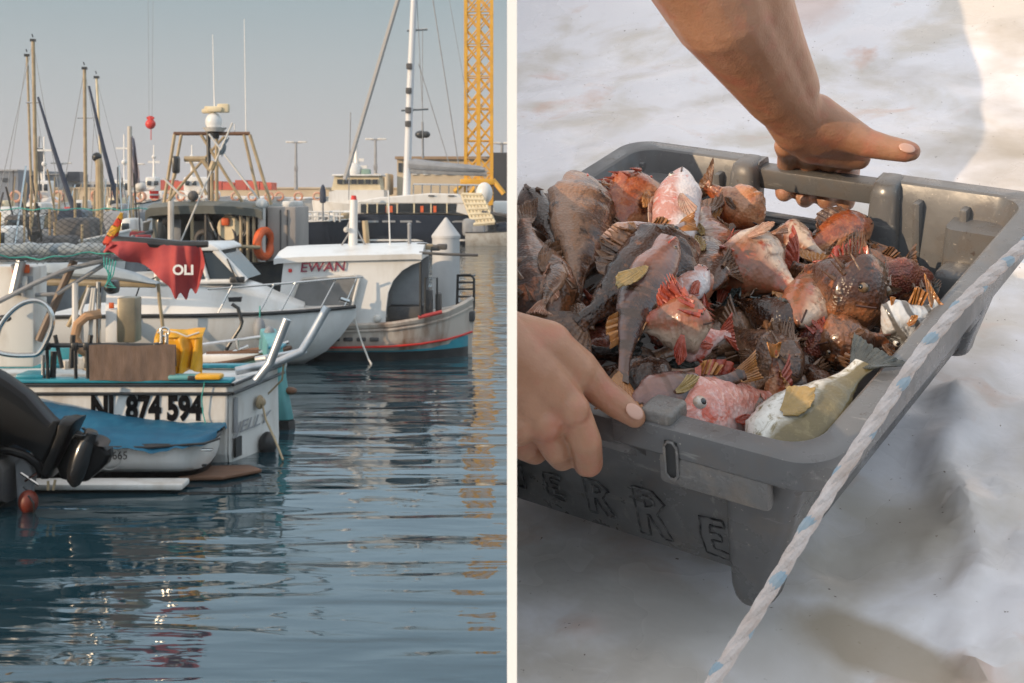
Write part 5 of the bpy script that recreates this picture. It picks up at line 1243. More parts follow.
    lug(1, 0, lambda x: x); lug(1, 0, lambda x: -CW-x)
    # corner columns
    for (cx, sx) in ((0, 1), (-CW, -1)):
        for (cy, sy) in ((0, 1), (CD, -1)):
            rg = []
            for (z, i, w, d, r) in ((-.024, .024, .062, .05, .010), (-.09, .044, .048, .045, .010), (-.143, .061, .034, .04, .010), (-.153, .063, .031, .036, .012), (-.157, .067, .025, .028, .011)):
                ring = []; x0, y0, x1, y1 = i, i*.45, i+w, i*.45+d
                if z < -.147: x0 += .0
                for (ax_, ay, a0) in ((x1-r, y0+r, -90), (x1-r, y1-r, 0), (x0+r, y1-r, 90), (x0+r, y0+r, 180)):
                    for k in range(5):
                        a = math.radians(a0+90*k/4); ring.append(Vector((cx-sx*(ax_+r*math.cos(a)), cy+sy*(ay+r*math.sin(a)), z)))
                rg.append(ring)
            rbuild(MB().loft(rg), 'corner_leg', plastic, t, angle=50)
    # writing on the front wall, hand drawn outline capitals
    ang = math.atan2(.0245, .105)
    def wall(x, z): return Vector((x, .0215+(-.02-z)*.233-.0012, z))
    strokes = {'P': [[(0, 0), (0, 1)], [(0, 1), (.5, 1), (.65, .75), (.5, .5), (.05, .5)]], 'I': [[(.1, 0), (.35, 0), (.4, 1), (.15, 1), (.1, 0)]],
      'E': [[(.6, 1), (.1, .95), (.05, .5), (.08, .05), (.6, 0), (.62, .18), (.3, .22), (.28, .42), (.5, .45), (.5, .6), (.28, .62), (.3, .8), (.62, .82), (.6, 1)]],
      'R': [[(.05, 0), (.08, 1), (.5, 1), (.7, .78), (.5, .52), (.72, .02), (.52, 0), (.32, .45), (.28, .45), (.25, 0), (.05, 0)], [(.28, .85), (.45, .82), (.48, .7), (.28, .62), (.28, .85)]]}
    xw = [(-.335, 'P', -.126, .027), (-.300, 'I', -.128, .027), (-.268, 'E', -.128, .028), (-.228, 'R', -.130, .037), (-.182, 'R', -.136, .050), (-.126, 'E', -.137, .042)]
    mb = MB(); random.seed(3)
    for (x, ch, zb_, hh_) in xw:
        for st in strokes[ch]:
            pts = []
            for a, b in zip(st, st[1:]):
                for k in range(4): pts.append((a[0]+(b[0]-a[0])*k/4, a[1]+(b[1]-a[1])*k/4))
            pts.append(st[-1])
            w3 = [wall(x+p[0]*(.016+hh_*.55)+random.uniform(-.0005, .0005), zb_+p[1]*hh_+random.uniform(-.0005, .0005)) for p in pts]
            mb.tube(w3, .0009, 5)
    rbuild(mb, 'marker_writing', mat('faded_marker', (.02, .02, .022), (.12, .12, .12), sc=150, rough=.6, contrast=(.45, .6)), t)
    # vent holes: black discs give the shade inside, the wall is not pierced
    for (x, z) in ((-.352, -.040), (-.335, -.046), (-.309, -.047), (-.351, -.064), (-.372, -.05), (-.352, -.085), (-.385, -.07)):
        rbuild(MB().torus(wall(x, z), .0062, .0016, (0, 1, .23), 20, 6), 'hole_rim', plastic, t)
        rbuild(MB().cone(wall(x, z)+Vector((0, -.0002, 0)), wall(x, z)+Vector((0, .0012, 0)), .0058, .0058, 20), 'dark_vent_disc', black, t)
    return t
crate()

# ------------------------------------------------------------------ fish
def warm(c, k=1.0):
    return (min(.85, c[0]*(1+.08*k)), c[1]*(1-.24*k), c[2]*(1-.42*k))
def fmat(name, back, belly, blot, sc=60, blend=(.35, .65), rough=.3, blotc=(.5, .62), bump=.35, stripes=None, head=None, third=(.3, .13, .06)):
    if 'silver' not in name and 'pink' not in name: back, belly, blot, third = warm(back), warm(belly, .8), warm(blot), warm(third)
    m = bpy.data.materials.new(name); m.use_nodes = True; n = m.node_tree; L = n.links; b = n.nodes['Principled BSDF']
    b.inputs['Specular IOR Level'].default_value = .4
    b.inputs['Roughness'].default_value = rough; b.inputs['Coat Weight'].default_value = .8; b.inputs['Coat Roughness'].default_value = .14
    at = n.nodes.new('ShaderNodeAttribute'); at.attribute_name = 'fz'   # x: along body, y: belly->back
    sp = n.nodes.new('ShaderNodeSeparateXYZ'); L.new(at.outputs['Vector'], sp.inputs[0])
    tc = n.nodes.new('ShaderNodeTexCoord')
    t = n.nodes.new('ShaderNodeTexNoise'); t.inputs['Scale'].default_value = sc; t.inputs['Detail'].default_value = 7; t.inputs['Roughness'].default_value = .65; L.new(tc.outputs['Object'], t.inputs['Vector'])
    t2 = n.nodes.new('ShaderNodeTexNoise'); t2.inputs['Scale'].default_value = sc*.45; t2.inputs['Detail'].default_value = 4; L.new(tc.outputs['Object'], t2.inputs['Vector'])
    ma = n.nodes.new('ShaderNodeMath'); ma.operation = 'MULTIPLY_ADD'; L.new(t2.outputs['Fac'], ma.inputs[0]); ma.inputs[1].default_value = .9; L.new(sp.outputs['Y'], ma.inputs[2])
    r = n.nodes.new('ShaderNodeValToRGB'); r.color_ramp.elements[0].position = min(1, blend[0]+.42); r.color_ramp.elements[1].position = min(1.0, blend[1]+.42)
    r.color_ramp.elements[0].color = (*belly, 1); r.color_ramp.elements[1].color = (*back, 1)
    L.new(ma.outputs[0], r.inputs[0])
    r2 = n.nodes.new('ShaderNodeValToRGB'); r2.color_ramp.elements[0].position = blotc[0]; r2.color_ramp.elements[1].position = blotc[1]; L.new(t.outputs['Fac'], r2.inputs[0])
    mx = n.nodes.new('ShaderNodeMix'); mx.data_type = 'RGBA'; L.new(r2.outputs[0], mx.inputs[0]); L.new(r.outputs[0], mx.inputs[6]); mx.inputs[7].default_value = (*blot, 1)
    out = mx.outputs[2]
    t5 = n.nodes.new('ShaderNodeTexNoise'); t5.inputs['Scale'].default_value = sc*1.9; t5.inputs['Detail'].default_value = 8; t5.inputs['Roughness'].default_value = .75; t5.inputs['Distortion'].default_value = .8
    mpo = n.nodes.new('ShaderNodeMapping'); mpo.inputs['Location'].default_value = (3, 1, 7); L.new(tc.outputs['Object'], mpo.inputs[0]); L.new(mpo.outputs[0], t5.inputs['Vector'])
    r5 = n.nodes.new('ShaderNodeValToRGB'); r5.color_ramp.elements[0].position = .50; r5.color_ramp.elements[1].position = .64; L.new(t5.outputs['Fac'], r5.inputs[0])
    m5 = n.nodes.new('ShaderNodeMix'); m5.data_type = 'RGBA'; L.new(r5.outputs[0], m5.inputs[0]); L.new(out, m5.inputs[6]); m5.inputs[7].default_value = (*third, 1); out = m5.outputs[2]
    if stripes:
        wv = n.nodes.new('ShaderNodeMath'); wv.operation = 'SINE'; ml = n.nodes.new('ShaderNodeMath'); ml.operation = 'MULTIPLY_ADD'; ml.inputs[1].default_value = stripes[1]
        L.new(sp.outputs['X'], ml.inputs[0]); mn = n.nodes.new('ShaderNodeMath'); mn.operation = 'MULTIPLY'; mn.inputs[1].default_value = 5; L.new(t2.outputs['Fac'], mn.inputs[0]); L.new(mn.outputs[0], ml.inputs[2]); L.new(ml.outputs[0], wv.inputs[0])
        r3 = n.nodes.new('ShaderNodeValToRGB'); r3.color_ramp.elements[0].position = .45; r3.color_ramp.elements[1].position = .8; L.new(wv.outputs[0], r3.inputs[0])
        m2 = n.nodes.new('ShaderNodeMix'); m2.data_type = 'RGBA'; L.new(r3.outputs[0], m2.inputs[0]); L.new(out, m2.inputs[6]); m2.inputs[7].default_value = (*stripes[0], 1); out = m2.outputs[2]
    if head:
        r4 = n.nodes.new('ShaderNodeValToRGB'); r4.color_ramp.elements[0].position = .2; r4.color_ramp.elements[1].position = .42
        L.new(sp.outputs['X'], r4.inputs[0]); m3 = n.nodes.new('ShaderNodeMix'); m3.data_type = 'RGBA'; L.new(r4.outputs[0], m3.inputs[0]); m3.inputs[6].default_value = (*head, 1); L.new(out, m3.inputs[7])
        m4 = n.nodes.new('ShaderNodeMix'); m4.data_type = 'RGBA'; m4.inputs[0].default_value = .55; L.new(out, m4.inputs[6]); L.new(m3.outputs[2], m4.inputs[7]); out = m4.outputs[2]
    L.new(out, b.inputs['Base Color'])
    vo = n.nodes.new('ShaderNodeTexVoronoi'); vo.inputs['Scale'].default_value = sc*6; L.new(tc.outputs['Object'], vo.inputs['Vector'])
    ad = n.nodes.new('ShaderNodeMath'); ad.operation = 'ADD'; L.new(vo.outputs['Distance'], ad.inputs[0]); L.new(t.outputs['Fac'], ad.inputs[1])
    bp = n.nodes.new('ShaderNodeBump'); bp.inputs['Strength'].default_value = bump; bp.inputs['Distance'].default_value = .002; L.new(ad.outputs[0], bp.inputs['Height']); L.new(bp.outputs[0], b.inputs['Normal'])
    MATS[name] = m; return m
FM = dict(
 scorp=fmat('mottled_brown_skin', (.06, .028, .014), (.2, .11, .06), (.36, .16, .07), third=(.018, .01, .006), sc=55, bump=.45, rough=.3, blotc=(.54, .66)),
 dark=fmat('dark_brown_skin', (.025, .012, .007), (.07, .035, .02), (.17, .08, .03), third=(.008, .005, .004), sc=60, bump=.5, rough=.25, blotc=(.56, .68)),
 orange=fmat('orange_mottled_skin', (.30, .09, .03), (.5, .3, .18), (.08, .03, .015), third=(.42, .19, .09), sc=60, bump=.35, blotc=(.5, .62)),
 belly=fmat('pale_pink_skin', (.28, .10, .05), (.56, .42, .32), (.34, .07, .03), third=(.16, .08, .04), sc=42, bump=.3, blotc=(.54, .64)),
 grey=fmat('grey_brown_skin', (.07, .04, .025), (.25, .18, .13), (.03, .02, .012), third=(.28, .18, .11), sc=70, bump=.4, blotc=(.52, .66)),
 pink=fmat('pink_white_skin', (.5, .22, .17), (.72, .66, .66), (.55, .12, .08), third=(.7, .6, .6), sc=60, bump=.3, blotc=(.6, .68), rough=.22),
 redh=fmat('bright_pink_red_skin', (.58, .22, .17), (.74, .55, .52), (.6, .09, .04), third=(.75, .5, .46), sc=45, bump=.4, blotc=(.5, .62), rough=.22),
 comber=fmat('striped_blue_brown_skin', (.06, .03, .02), (.12, .09, .10), (.035, .025, .03), third=(.16, .09, .06), sc=40, bump=.3, blotc=(.52, .6), rough=.22, stripes=((.05, .022, .012), 38), head=(.32, .15, .12)),
 comberb=fmat('pearly_striped_skin', (.30, .17, .08), (.34, .36, .45), (.18, .08, .03), third=(.35, .28, .25), sc=45, bump=.3, blotc=(.55, .62), rough=.22, stripes=((.2, .09, .03), 30), head=(.4, .2, .1)),
 wrasse=fmat('silver_olive_skin', (.13, .10, .035), (.72, .71, .66), (.28, .2, .07), third=(.2, .16, .07), sc=50, bump=.16, blotc=(.62, .75), rough=.28, blend=(.42, .62)),
 bream=fmat('silver_dark_striped_skin', (.05, .045, .04), (.6, .6, .6), (.5, .3, .16), third=(.6, .6, .6), sc=40, bump=.4, blotc=(.6, .7), rough=.2, stripes=((.12, .11, .1), 22)),
 redlump=fmat('dark_red_lumpy_skin', (.10, .02, .015), (.2, .06, .04), (.28, .07, .04), sc=80, bump=1.0, blotc=(.5, .65)),
)
def finm(name, a, b): 
    return mat(name, a, b, sc=60, rough=.25, bump=.4, bsc=150, alpha=.86, coat=.6)
FIN = dict(brown=finm('brown_fin', (.1, .05, .03), (.24, .12, .06)), orange=finm('orange_fin', (.36, .14, .04), (.5, .22, .06)), red=finm('red_fin', (.32, .035, .018), (.5, .11, .06)), yellow=finm('yellow_fin', (.30, .19, .04), (.44, .3, .12)), dark=finm('dark_fin', (.03, .035, .035), (.10, .11, .10)), pale=finm('pale_fin', (.55, .38, .28), (.45, .2, .12)))
eye_w = mat('eye_silver', (.6, .6, .58), (.45, .3, .2), sc=200, rough=.15, coat=1); eye_g = mat('eye_amber', (.22, .14, .07), (.10, .06, .035), sc=200, rough=.12, coat=1); eye_b = mat('eye_black', (.004, .004, .006), rough=.05, coat=1); lipm = mat('dark_lip', (.07, .03, .02), rough=.4); mouthm = mat('mouth_red', (.5, .05, .03), (.6, .2, .15), sc=60, rough=.3, coat=.5)

def fish(label, kind, fin, h, t, width, thick=.62, roll=0, bend=0, flip=1, gape=0, lump=0, tail='tail', pec='brown', pecup=.0, eye=True, spines=True, group=None, headfat=1.0, tailfan=.55, seed=None, eyes=.045, dors=1.0, pecsize=1.0, under=True, eyepos=None, pecwide=.7):
    """h,t = (px,py,z) of snout and tail tip (z above the crate rim), width = body height in metres"""
    width *= (.72 if group else .80); thick *= .86; lump *= .8; A = RL(*h); B = RL(*t); seed = seed if seed is not None else (hash(label) & 0) + int(h[0]*7+h[1]*3)
    rnd = random.Random(seed)
    ax = B-A; Ln = ax.length; ax.normalize()
    view = ((MI @ CAMP)-(A+B)/2).normalized(); up = (ax.cross(view)).normalized()*flip; lat = up.cross(ax).normalized()
    if lat.dot(view) < 0: lat = -lat
    Rr = Matrix.Rotation(R(roll), 3, ax); up = Rr @ up; lat = Rr @ lat
    root = rempty('fish', label, 'fish', group)
    body_l = Ln*.83
    def spine(s):  # s 0..1 along total length
        return A+ax*(s*Ln)+up*(bend*Ln*math.sin(s*math.pi)*1.0)
    prof = [(0, .10), (.03, .30), (.08, .56), (.15, .80), (.24, .96), (.34, 1.0), (.45, .95), (.56, .8), (.68, .58), (.78, .38), (.86, .27), (.92, .25), (1, .27)]
    def w_at(s):
        for (a, wa), (b, wb) in zip(prof, prof[1:]):
            if s <= b: u = (s-a)/(b-a); u = u*u*(3-2*u)*.5+u*.5; w = wa+(wb-wa)*u; break
        else: w = .27
        return w*(headfat if s < .2 else 1+(headfat-1)*max(0, 1-(s-.2)/.2))
    rings = []; att = []; N = 34; K = 20
    ns = rnd.uniform(0, 50)
    for i in range(N+1):
        s = i/N; w = w_at(s)*width/2; c = spine(s*.83); ring = []
        tk = thick*(1 if s < .7 else 1-(s-.7)/.3*.65)
        for k in range(K):
            a = 2*math.pi*k/K; zz = math.sin(a); yy = math.cos(a)
            w2 = w*(1.0 if zz > 0 else (1.08 if .15 < s < .6 else .95))
            p = c+up*(w2*zz*(abs(zz)**.05))+lat*(w*tk*yy)
            if lump:
                v = p*90+Vector((ns, 0, 0)); p = p+(p-c).normalized()*lump*width*(noise.noise(v)*.5+noise.noise(v*2.3)*.35)*(1.3 if s < .35 else .7)
            # gill cover ridge
            g = math.exp(-((s-.265-.04*zz*zz*-1)/.018)**2); p = p+(p-c)*.045*g
            if s > .30 and s < .33: p = p-(p-c)*.03
            if gape and s < .13 and zz < 0.1: p = p - up*gape*width*(1-s/.13)*(.3-zz)*.7
            ring.append(p); att.append((s, (zz+1)/2, 0))
        rings.append(ring)
    mb = MB().loft(rings)
    me_o = mb.build('body', FM[kind], None, angle=60)
    at = me_o.data.attributes.new('fz', 'FLOAT_VECTOR', 'POINT'); at.data.foreach_set('vector', [x for v in att for x in v])
    keep = clip_local(me_o)
    if not keep:
        bpy.data.objects.remove(me_o); bpy.data.objects.remove(root); return None
    me_o.parent = root
    # tail fan with rays
    ft = FIN[fin]
    c0 = spine(.81); c1 = spine(.83); axt = (c1-c0).normalized(); r0 = w_at(.97)*width/2*.9
    def tf(u, v):
        a = (v-.5)*2; ln = Ln*.19*(1-.18*(1-a*a))*(1+.14*noise.noise(Vector((v*16, seed, 1)))*u); sp_ = r0+(width*tailfan-r0)*(u**.8)
        return c1-axt*.006+axt*ln*u*(1-.08*abs(a))+up*a*sp_+lat*(.0007*math.sin(v*60)*u+.004*math.sin(u*3+seed)*a)
    rbuild(MB().grid(tf, 8, 30), 'tail_fin', ft, root, solid=.0012)
    # dorsal
    def df(u, v):
        s = .24+.50*u; c = spine(s*.83)+up*w_at(s)*width/2*.93
        hgt = width*.26*dors*(math.sin(min(1, u*1.15+.1)*math.pi)**.5)*(1-.35*u)
        jag = (1-.45*abs(math.sin(u*math.pi*11))) if spines and u < .62 else 1
        return c+up*hgt*v*jag+ax*v*hgt*.55+lat*(.0015*math.sin(u*40)+.006*math.sin(u*5+seed)*v)
    rbuild(MB().grid(df, 66, 3), 'dorsal_fin', ft, root, solid=.0011)
    def af(u, v):
        s = .60+.18*u; c = spine(s*.83)-up*w_at(s)*width/2*.95
        return c-up*width*.22*v*math.sin(min(1, u+.25)*math.pi*.8)+ax*v*width*.2+lat*.002*math.sin(u*30)
    if under and not group and rnd.random() < .4: rbuild(MB().grid(af, 20, 3), 'anal_fin', ft, root, solid=.0011)
    # pectoral on visible side
    side = lat if lat.dot(view) > 0 else -lat
    cp = spine(.30*.83)+side*(w_at(.3)*width/2*thick*.98)-up*width*.12
    L_p = Ln*.18*pecsize
    def pf(u, v):
        a = (v-.5)*pecwide+pecup; d = (ax*math.cos(a)+up*math.sin(a)).normalized()
        return cp+d*(.004+L_p*u*(1-.45*abs(v-.4)*2)*(1+.10*noise.noise(Vector((v*14, seed, 0)))*u))+side*(.0010+.05*L_p*math.sin(u*2.2)+.0005*math.sin(v*50)*u)-up*.12*L_p*u*u
    if pec != 'brown' or rnd.random() < .5: rbuild(MB().grid(pf, 8, 26), 'pectoral_fin', FIN[pec], root, solid=.0010)
    def vf(u, v):
        a = -.9+(v-.5)*.5; d = (ax*math.cos(a)+up*math.sin(a)).normalized(); c = spine(.33*.83)-up*w_at(.33)*width/2*.9+side*width*.1
        return c+d*L_p*.8*u+side*.0008*math.sin(v*30)
    if under and not group and rnd.random() < .35: rbuild(MB().grid(vf, 6, 14), 'pelvic_fin', FIN[pec], root, solid=.001)
    if eye:
        for sg in (1, -1):
            se = eyepos or .105; ce = spine(se*.83)+up*w_at(se)*width/2*.48; re = eyes*width*1.15
            yy = math.sqrt(max(0, 1-.48**2)); e = ce+side*sg*(w_at(se)*width/2*thick*yy*.90)
            ob = rbuild(MB().sphere(e-side*sg*re*.3, re, (1, 1, 1), 12), 'eye', eye_w if kind in ('pink', 'redh', 'bream') else eye_g, root)
            if ob is not None:
                dirn = (side*sg*.96+up*.15-ax*.1).normalized()
                pp = rbuild(MB().sphere(e-side*sg*re*.3+dirn*re*.45, re*.64, (1, 1, 1), 10), 'pupil', eye_b, None)
                if pp is not None: pp.matrix_world = Matrix.Identity(4); pp.parent = ob
                rbuild(MB().torus(e+dirn*re*.25, re*1.0, re*.17, dirn, 22, 6), 'eyelid', FM[kind] if False else eye_w if False else FIN['brown' if kind in ('scorp', 'dark', 'grey', 'redlump') else 'pale'], ob) if False else None
    # mouth
    ml = MB(); mp_ = []
    for sg in (1, -1):
        for i in range(8):
            s = .005+.085*i/7; mp_.append(spine(s*.83)+side*sg*(w_at(s)*width/2*thick*1.01)-up*w_at(s)*width*.06)
        ml.tube(mp_[-8:], .0006+.006*width, 6)
    rbuild(ml, 'mouth', mouthm if gape else lipm, root)
    if lump and spines:
        sp = MB()
        for k in range(14):
            s = rnd.uniform(.06, .3); a = rnd.uniform(.3, 2.8); c = spine(s*.83); w = w_at(s)*width/2
            d = (up*math.sin(a)+side*math.cos(a)).normalized(); sp.cone(c+d*w*.85, c+d*w*1.22+ax*.01+Vector((rnd.uniform(-1, 1), rnd.uniform(-1, 1), 0))*.002, .0022, .0003, 5)
        for k in range(9):
            u = k/9; s = .26+.28*u; c = spine(s*.83)+up*w_at(s)*width/2*.9; sp.cone(c, c+up*width*.34*dors*math.sin((u*.8+.2)*math.pi)+ax*.008, .0018, .0003, 5)
        rbuild(sp, 'spines', FIN['red' if kind in ('orange', 'belly', 'redlump') else 'brown'], root)
    return root

def the_fish():
    f = fish
    # filler pile first: grid of dark fish under the surface
    rnd = random.Random(11); k = 0
    for (px, py, z) in ((560, 300, -.05), (600, 330, -.06), (560, 350, -.05), (640, 300, -.05), (680, 310, -.055), (700, 260, -.05), (740, 290, -.06), (760, 330, -.07), (800, 300, -.06), (840, 320, -.07), (820, 350, -.075), (700, 340, -.06), (660, 380, -.06), (620, 380, -.055), (740, 380, -.07), (770, 400, -.08), (860, 290, -.065), (660, 240, -.04), (610, 250, -.04), (560, 250, -.03), (720, 220, -.05), (780, 260, -.06), (840, 260, -.075), (540, 300, -.04), (800, 380, -.08), (890, 330, -.085), (700, 400, -.075), (900, 290, -.08)):
        a = rnd.uniform(0, 2*math.pi); c = RL(px, py, z); L_ = rnd.uniform(.055, .085)
        def toPx(v):
            w = MW @ v; return (512+F*w.x/w.y, 195-F*(w.z-CAMZ)/w.y)
        d = Vector((math.cos(a), math.sin(a), 0))*L_
        hh = toPx(c+d); tt = toPx(c-d)
        z += .016; f('small dark rockfish buried under the others in the pile', rnd.choice(['dark', 'dark', 'scorp', 'grey', 'redlump']), rnd.choice(['brown', 'dark']), (*hh, z), (*tt, z), rnd.uniform(.05, .066), roll=rnd.uniform(-60, 60), lump=.10, thick=.8, group='dark rockfish buried in the pile', eye=False, seed=k, flip=rnd.choice([-1, 1])); k += 1
    # left cluster
    f('brown rockfish at the left edge with a raised dark rounded fin', 'scorp', 'brown', (548, 330, .0), (518, 200, .05), .075, lump=.10, thick=.8, flip=-1, tailfan=.3)
    f('tan striped fish lying just above the wrist at the left edge', 'scorp', 'brown', (500, 262, .03), (556, 330, -.01), .06, lump=.05, flip=1)
    f('small dark fish behind the tan striped fish at the left edge', 'dark', 'brown', (524, 188, .04), (560, 255, .02), .038, lump=.06, flip=-1)
    f('grey bellied rockfish standing on its tail with its red mouth open', 'grey', 'brown', (586, 176, .055), (571, 330, .0), .070, lump=.10, thick=.75, flip=-1, gape=.25, pec='brown', dors=1.4, tailfan=.35, headfat=1.15, roll=-18)
    f('thin dark fish with a pale forked tail pointing down beside the near hand', 'grey', 'pale', (562, 262, .035), (538, 318, .03), .022, flip=1, eye=False, dors=.5)
    f('orange and brown rockfish with a gaping orange mouth behind the pile', 'orange', 'brown', (648, 178, .035), (596, 262, .0), .070, lump=.08, thick=.8, flip=1, gape=.2, pec='orange', headfat=1.15)
    f('pink and white fish pointing its snout straight up', 'pink', 'pale', (682, 168, .05), (690, 318, -.01), .054, thick=.7, flip=1, bend=.05, spines=False, pec='pale', eyes=.07, tailfan=.3, dors=.4)
    f('reddish brown rockfish against the far wall right of the pink fish', 'orange', 'brown', (762, 226, -.015), (694, 178, .02), .062, lump=.12, thick=.85, flip=-1, roll=-20)
    f('rounded tan rockfish resting below the far wall with its head down', 'belly', 'brown', (716, 272, -.01), (702, 196, .01), .06, lump=.06, thick=.8, flip=1, pec='yellow')
    f('brown fish with a yellow stripe behind the pale bellied fish', 'scorp', 'orange', (712, 290, .0), (704, 205, .0), .050, lump=.05, thick=.8, flip=1, pec='yellow', eye=False)
    f('pearly blue striped fish with an orange tail lying across the pile', 'comberb', 'orange', (600, 240, .045), (702, 218, .04), .036, flip=1, bend=.06, spines=False, pec='brown', tailfan=.28, dors=.5)
    f('large dark lumpy rockfish slanting across the pile left of the open jaw', 'dark', 'brown', (690, 238, .035), (553, 345, .01), .078, lump=.12, thick=.8, flip=1, roll=10, headfat=1.15, eyes=.06, pec='brown', dors=1.2)
    f('long striped blue brown fish with its pale jaw raised', 'comber', 'orange', (676, 238, .055), (622, 420, .0), .044, thick=.7, flip=-1, bend=-.07, gape=.35, spines=False, pec='yellow', eyes=.06, dors=.5, pecup=-.3)
    f('large pale bellied rockfish with a brown pointed fin at the centre of the pile', 'belly', 'brown', (722, 250, .0), (815, 300, -.02), .082, lump=.06, thick=.85, flip=1, pec='pale', pecsize=1.3, pecup=-1.0, headfat=1.1, roll=-25)
    f('glossy red brown fish with its back to the far grip', 'orange', 'brown', (872, 222, -.03), (775, 262, -.03), .052, lump=.05, thick=.85, flip=1, spines=False)
    f('small mottled red fish touching the glossy fish', 'belly', 'brown', (775, 232, -.02), (835, 262, -.03), .045, lump=.08, thick=.85, flip=1)
    f('brown headed rockfish with pale yellow flank right of centre', 'scorp', 'red', (880, 308, -.02), (775, 262, -.02), .085, lump=.08, thick=.9, flip=1, headfat=1.2, eyes=.06, pec='pale', roll=-10)
    f('pale yellow white fish lying under the brown headed rockfish', 'belly', 'orange', (800, 325, -.025), (822, 250, -.02), .055, thick=.85, flip=-1, spines=False, eye=False)
    f('silver fish with dark stripes and orange tail resting on the right rim', 'bream', 'orange', (884, 335, -.02), (948, 296, .006), .060, thick=.7, flip=1, spines=False, roll=20, eyes=.06, pec='orange', bend=.08)
    f('dark fish tail lying against the right wall behind the striped silver fish', 'scorp', 'brown', (840, 268, -.045), (925, 262, -.05), .04, lump=.06, flip=1, eye=False)
    f('pinkish fish with red fins lying under the open jaw', 'pink', 'red', (708, 268, .02), (645, 322, .01), .036, thick=.7, flip=1, spines=False, pec='red')
    f('reddish white fish with a dark erect fin left of the dark smooth fish', 'belly', 'brown', (660, 312, .0), (742, 262, .005), .040, lump=.05, thick=.8, flip=1, pec='red', dors=1.6)
    f('dark smooth fish with a pink snout in the middle', 'dark', 'dark', (796, 330, -.03), (722, 292, -.02), .042, thick=.8, flip=1, spines=False, headfat=1.1, dors=.4)
    f('grey brown rounded fish behind the upright orange fin', 'grey', 'brown', (800, 378, -.04), (712, 318, -.03), .058, lump=.06, thick=.85, flip=1, eye=False)
    f('dark red lumpy fish left of the dark olive fish', 'redlump', 'red', (830, 350, -.045), (778, 325, -.04), .045, lump=.16, thick=.9, flip=1)
    f('mottled olive brown fish under the brown headed rockfish', 'scorp', 'brown', (818, 345, -.04), (902, 338, -.045), .055, lump=.1, thick=.85, flip=1)
    f('small spiky pale rockfish with bright red fins above the near hand', 'belly', 'red', (712, 322, .03), (612, 326, .025), .050, lump=.12, thick=.8, flip=1, dors=1.5, pec='red', pecup=-1.3, pecsize=1.5, tailfan=.25, headfat=1.1)
    f('red edged fish lying right of the small spiky rockfish', 'redh', 'red', (672, 348, .01), (742, 330, .01), .034, thick=.7, flip=-1, spines=True, pec='red')
    f('striped fish with a yellow fin and orange tail behind the stacking lug', 'comber', 'orange', (628, 408, .0), (765, 360, .0), .052, thick=.75, flip=1, spines=False, pec='yellow', bend=.06, tailfan=.26, dors=.5, eyes=.05)
    f('narrow orange brown tail fin standing upright in front of the grey brown fish', 'orange', 'orange', (776, 425, -.06), (774, 335, .005), .022, thick=.5, flip=1, spines=False, eye=False, tailfan=.3)
    f('small brown fish squeezed between the red head and the upright fin', 'scorp', 'brown', (750, 430, -.04), (752, 372, -.02), .036, flip=1, lump=.06, eye=False)
    f('bright pink fish head with a big black and white eye at the front rim', 'redh', 'red', (679, 424, -.012), (800, 392, -.05), .070, thick=.7, flip=-1, spines=False, eyes=.085, pec='red', headfat=1.15, roll=4, eyepos=.13)
    f('silver and olive fish with a yellow side fin leaning on the right wall', 'wrasse', 'dark', (762, 474, -.03), (888, 344, .012), .084, thick=.66, flip=1, spines=False, pec='yellow', pecsize=1.15, pecup=.5, pecwide=1.5, bend=-.035, tailfan=.36, dors=.6, eye=False, roll=-34, under=False)
the_fish()

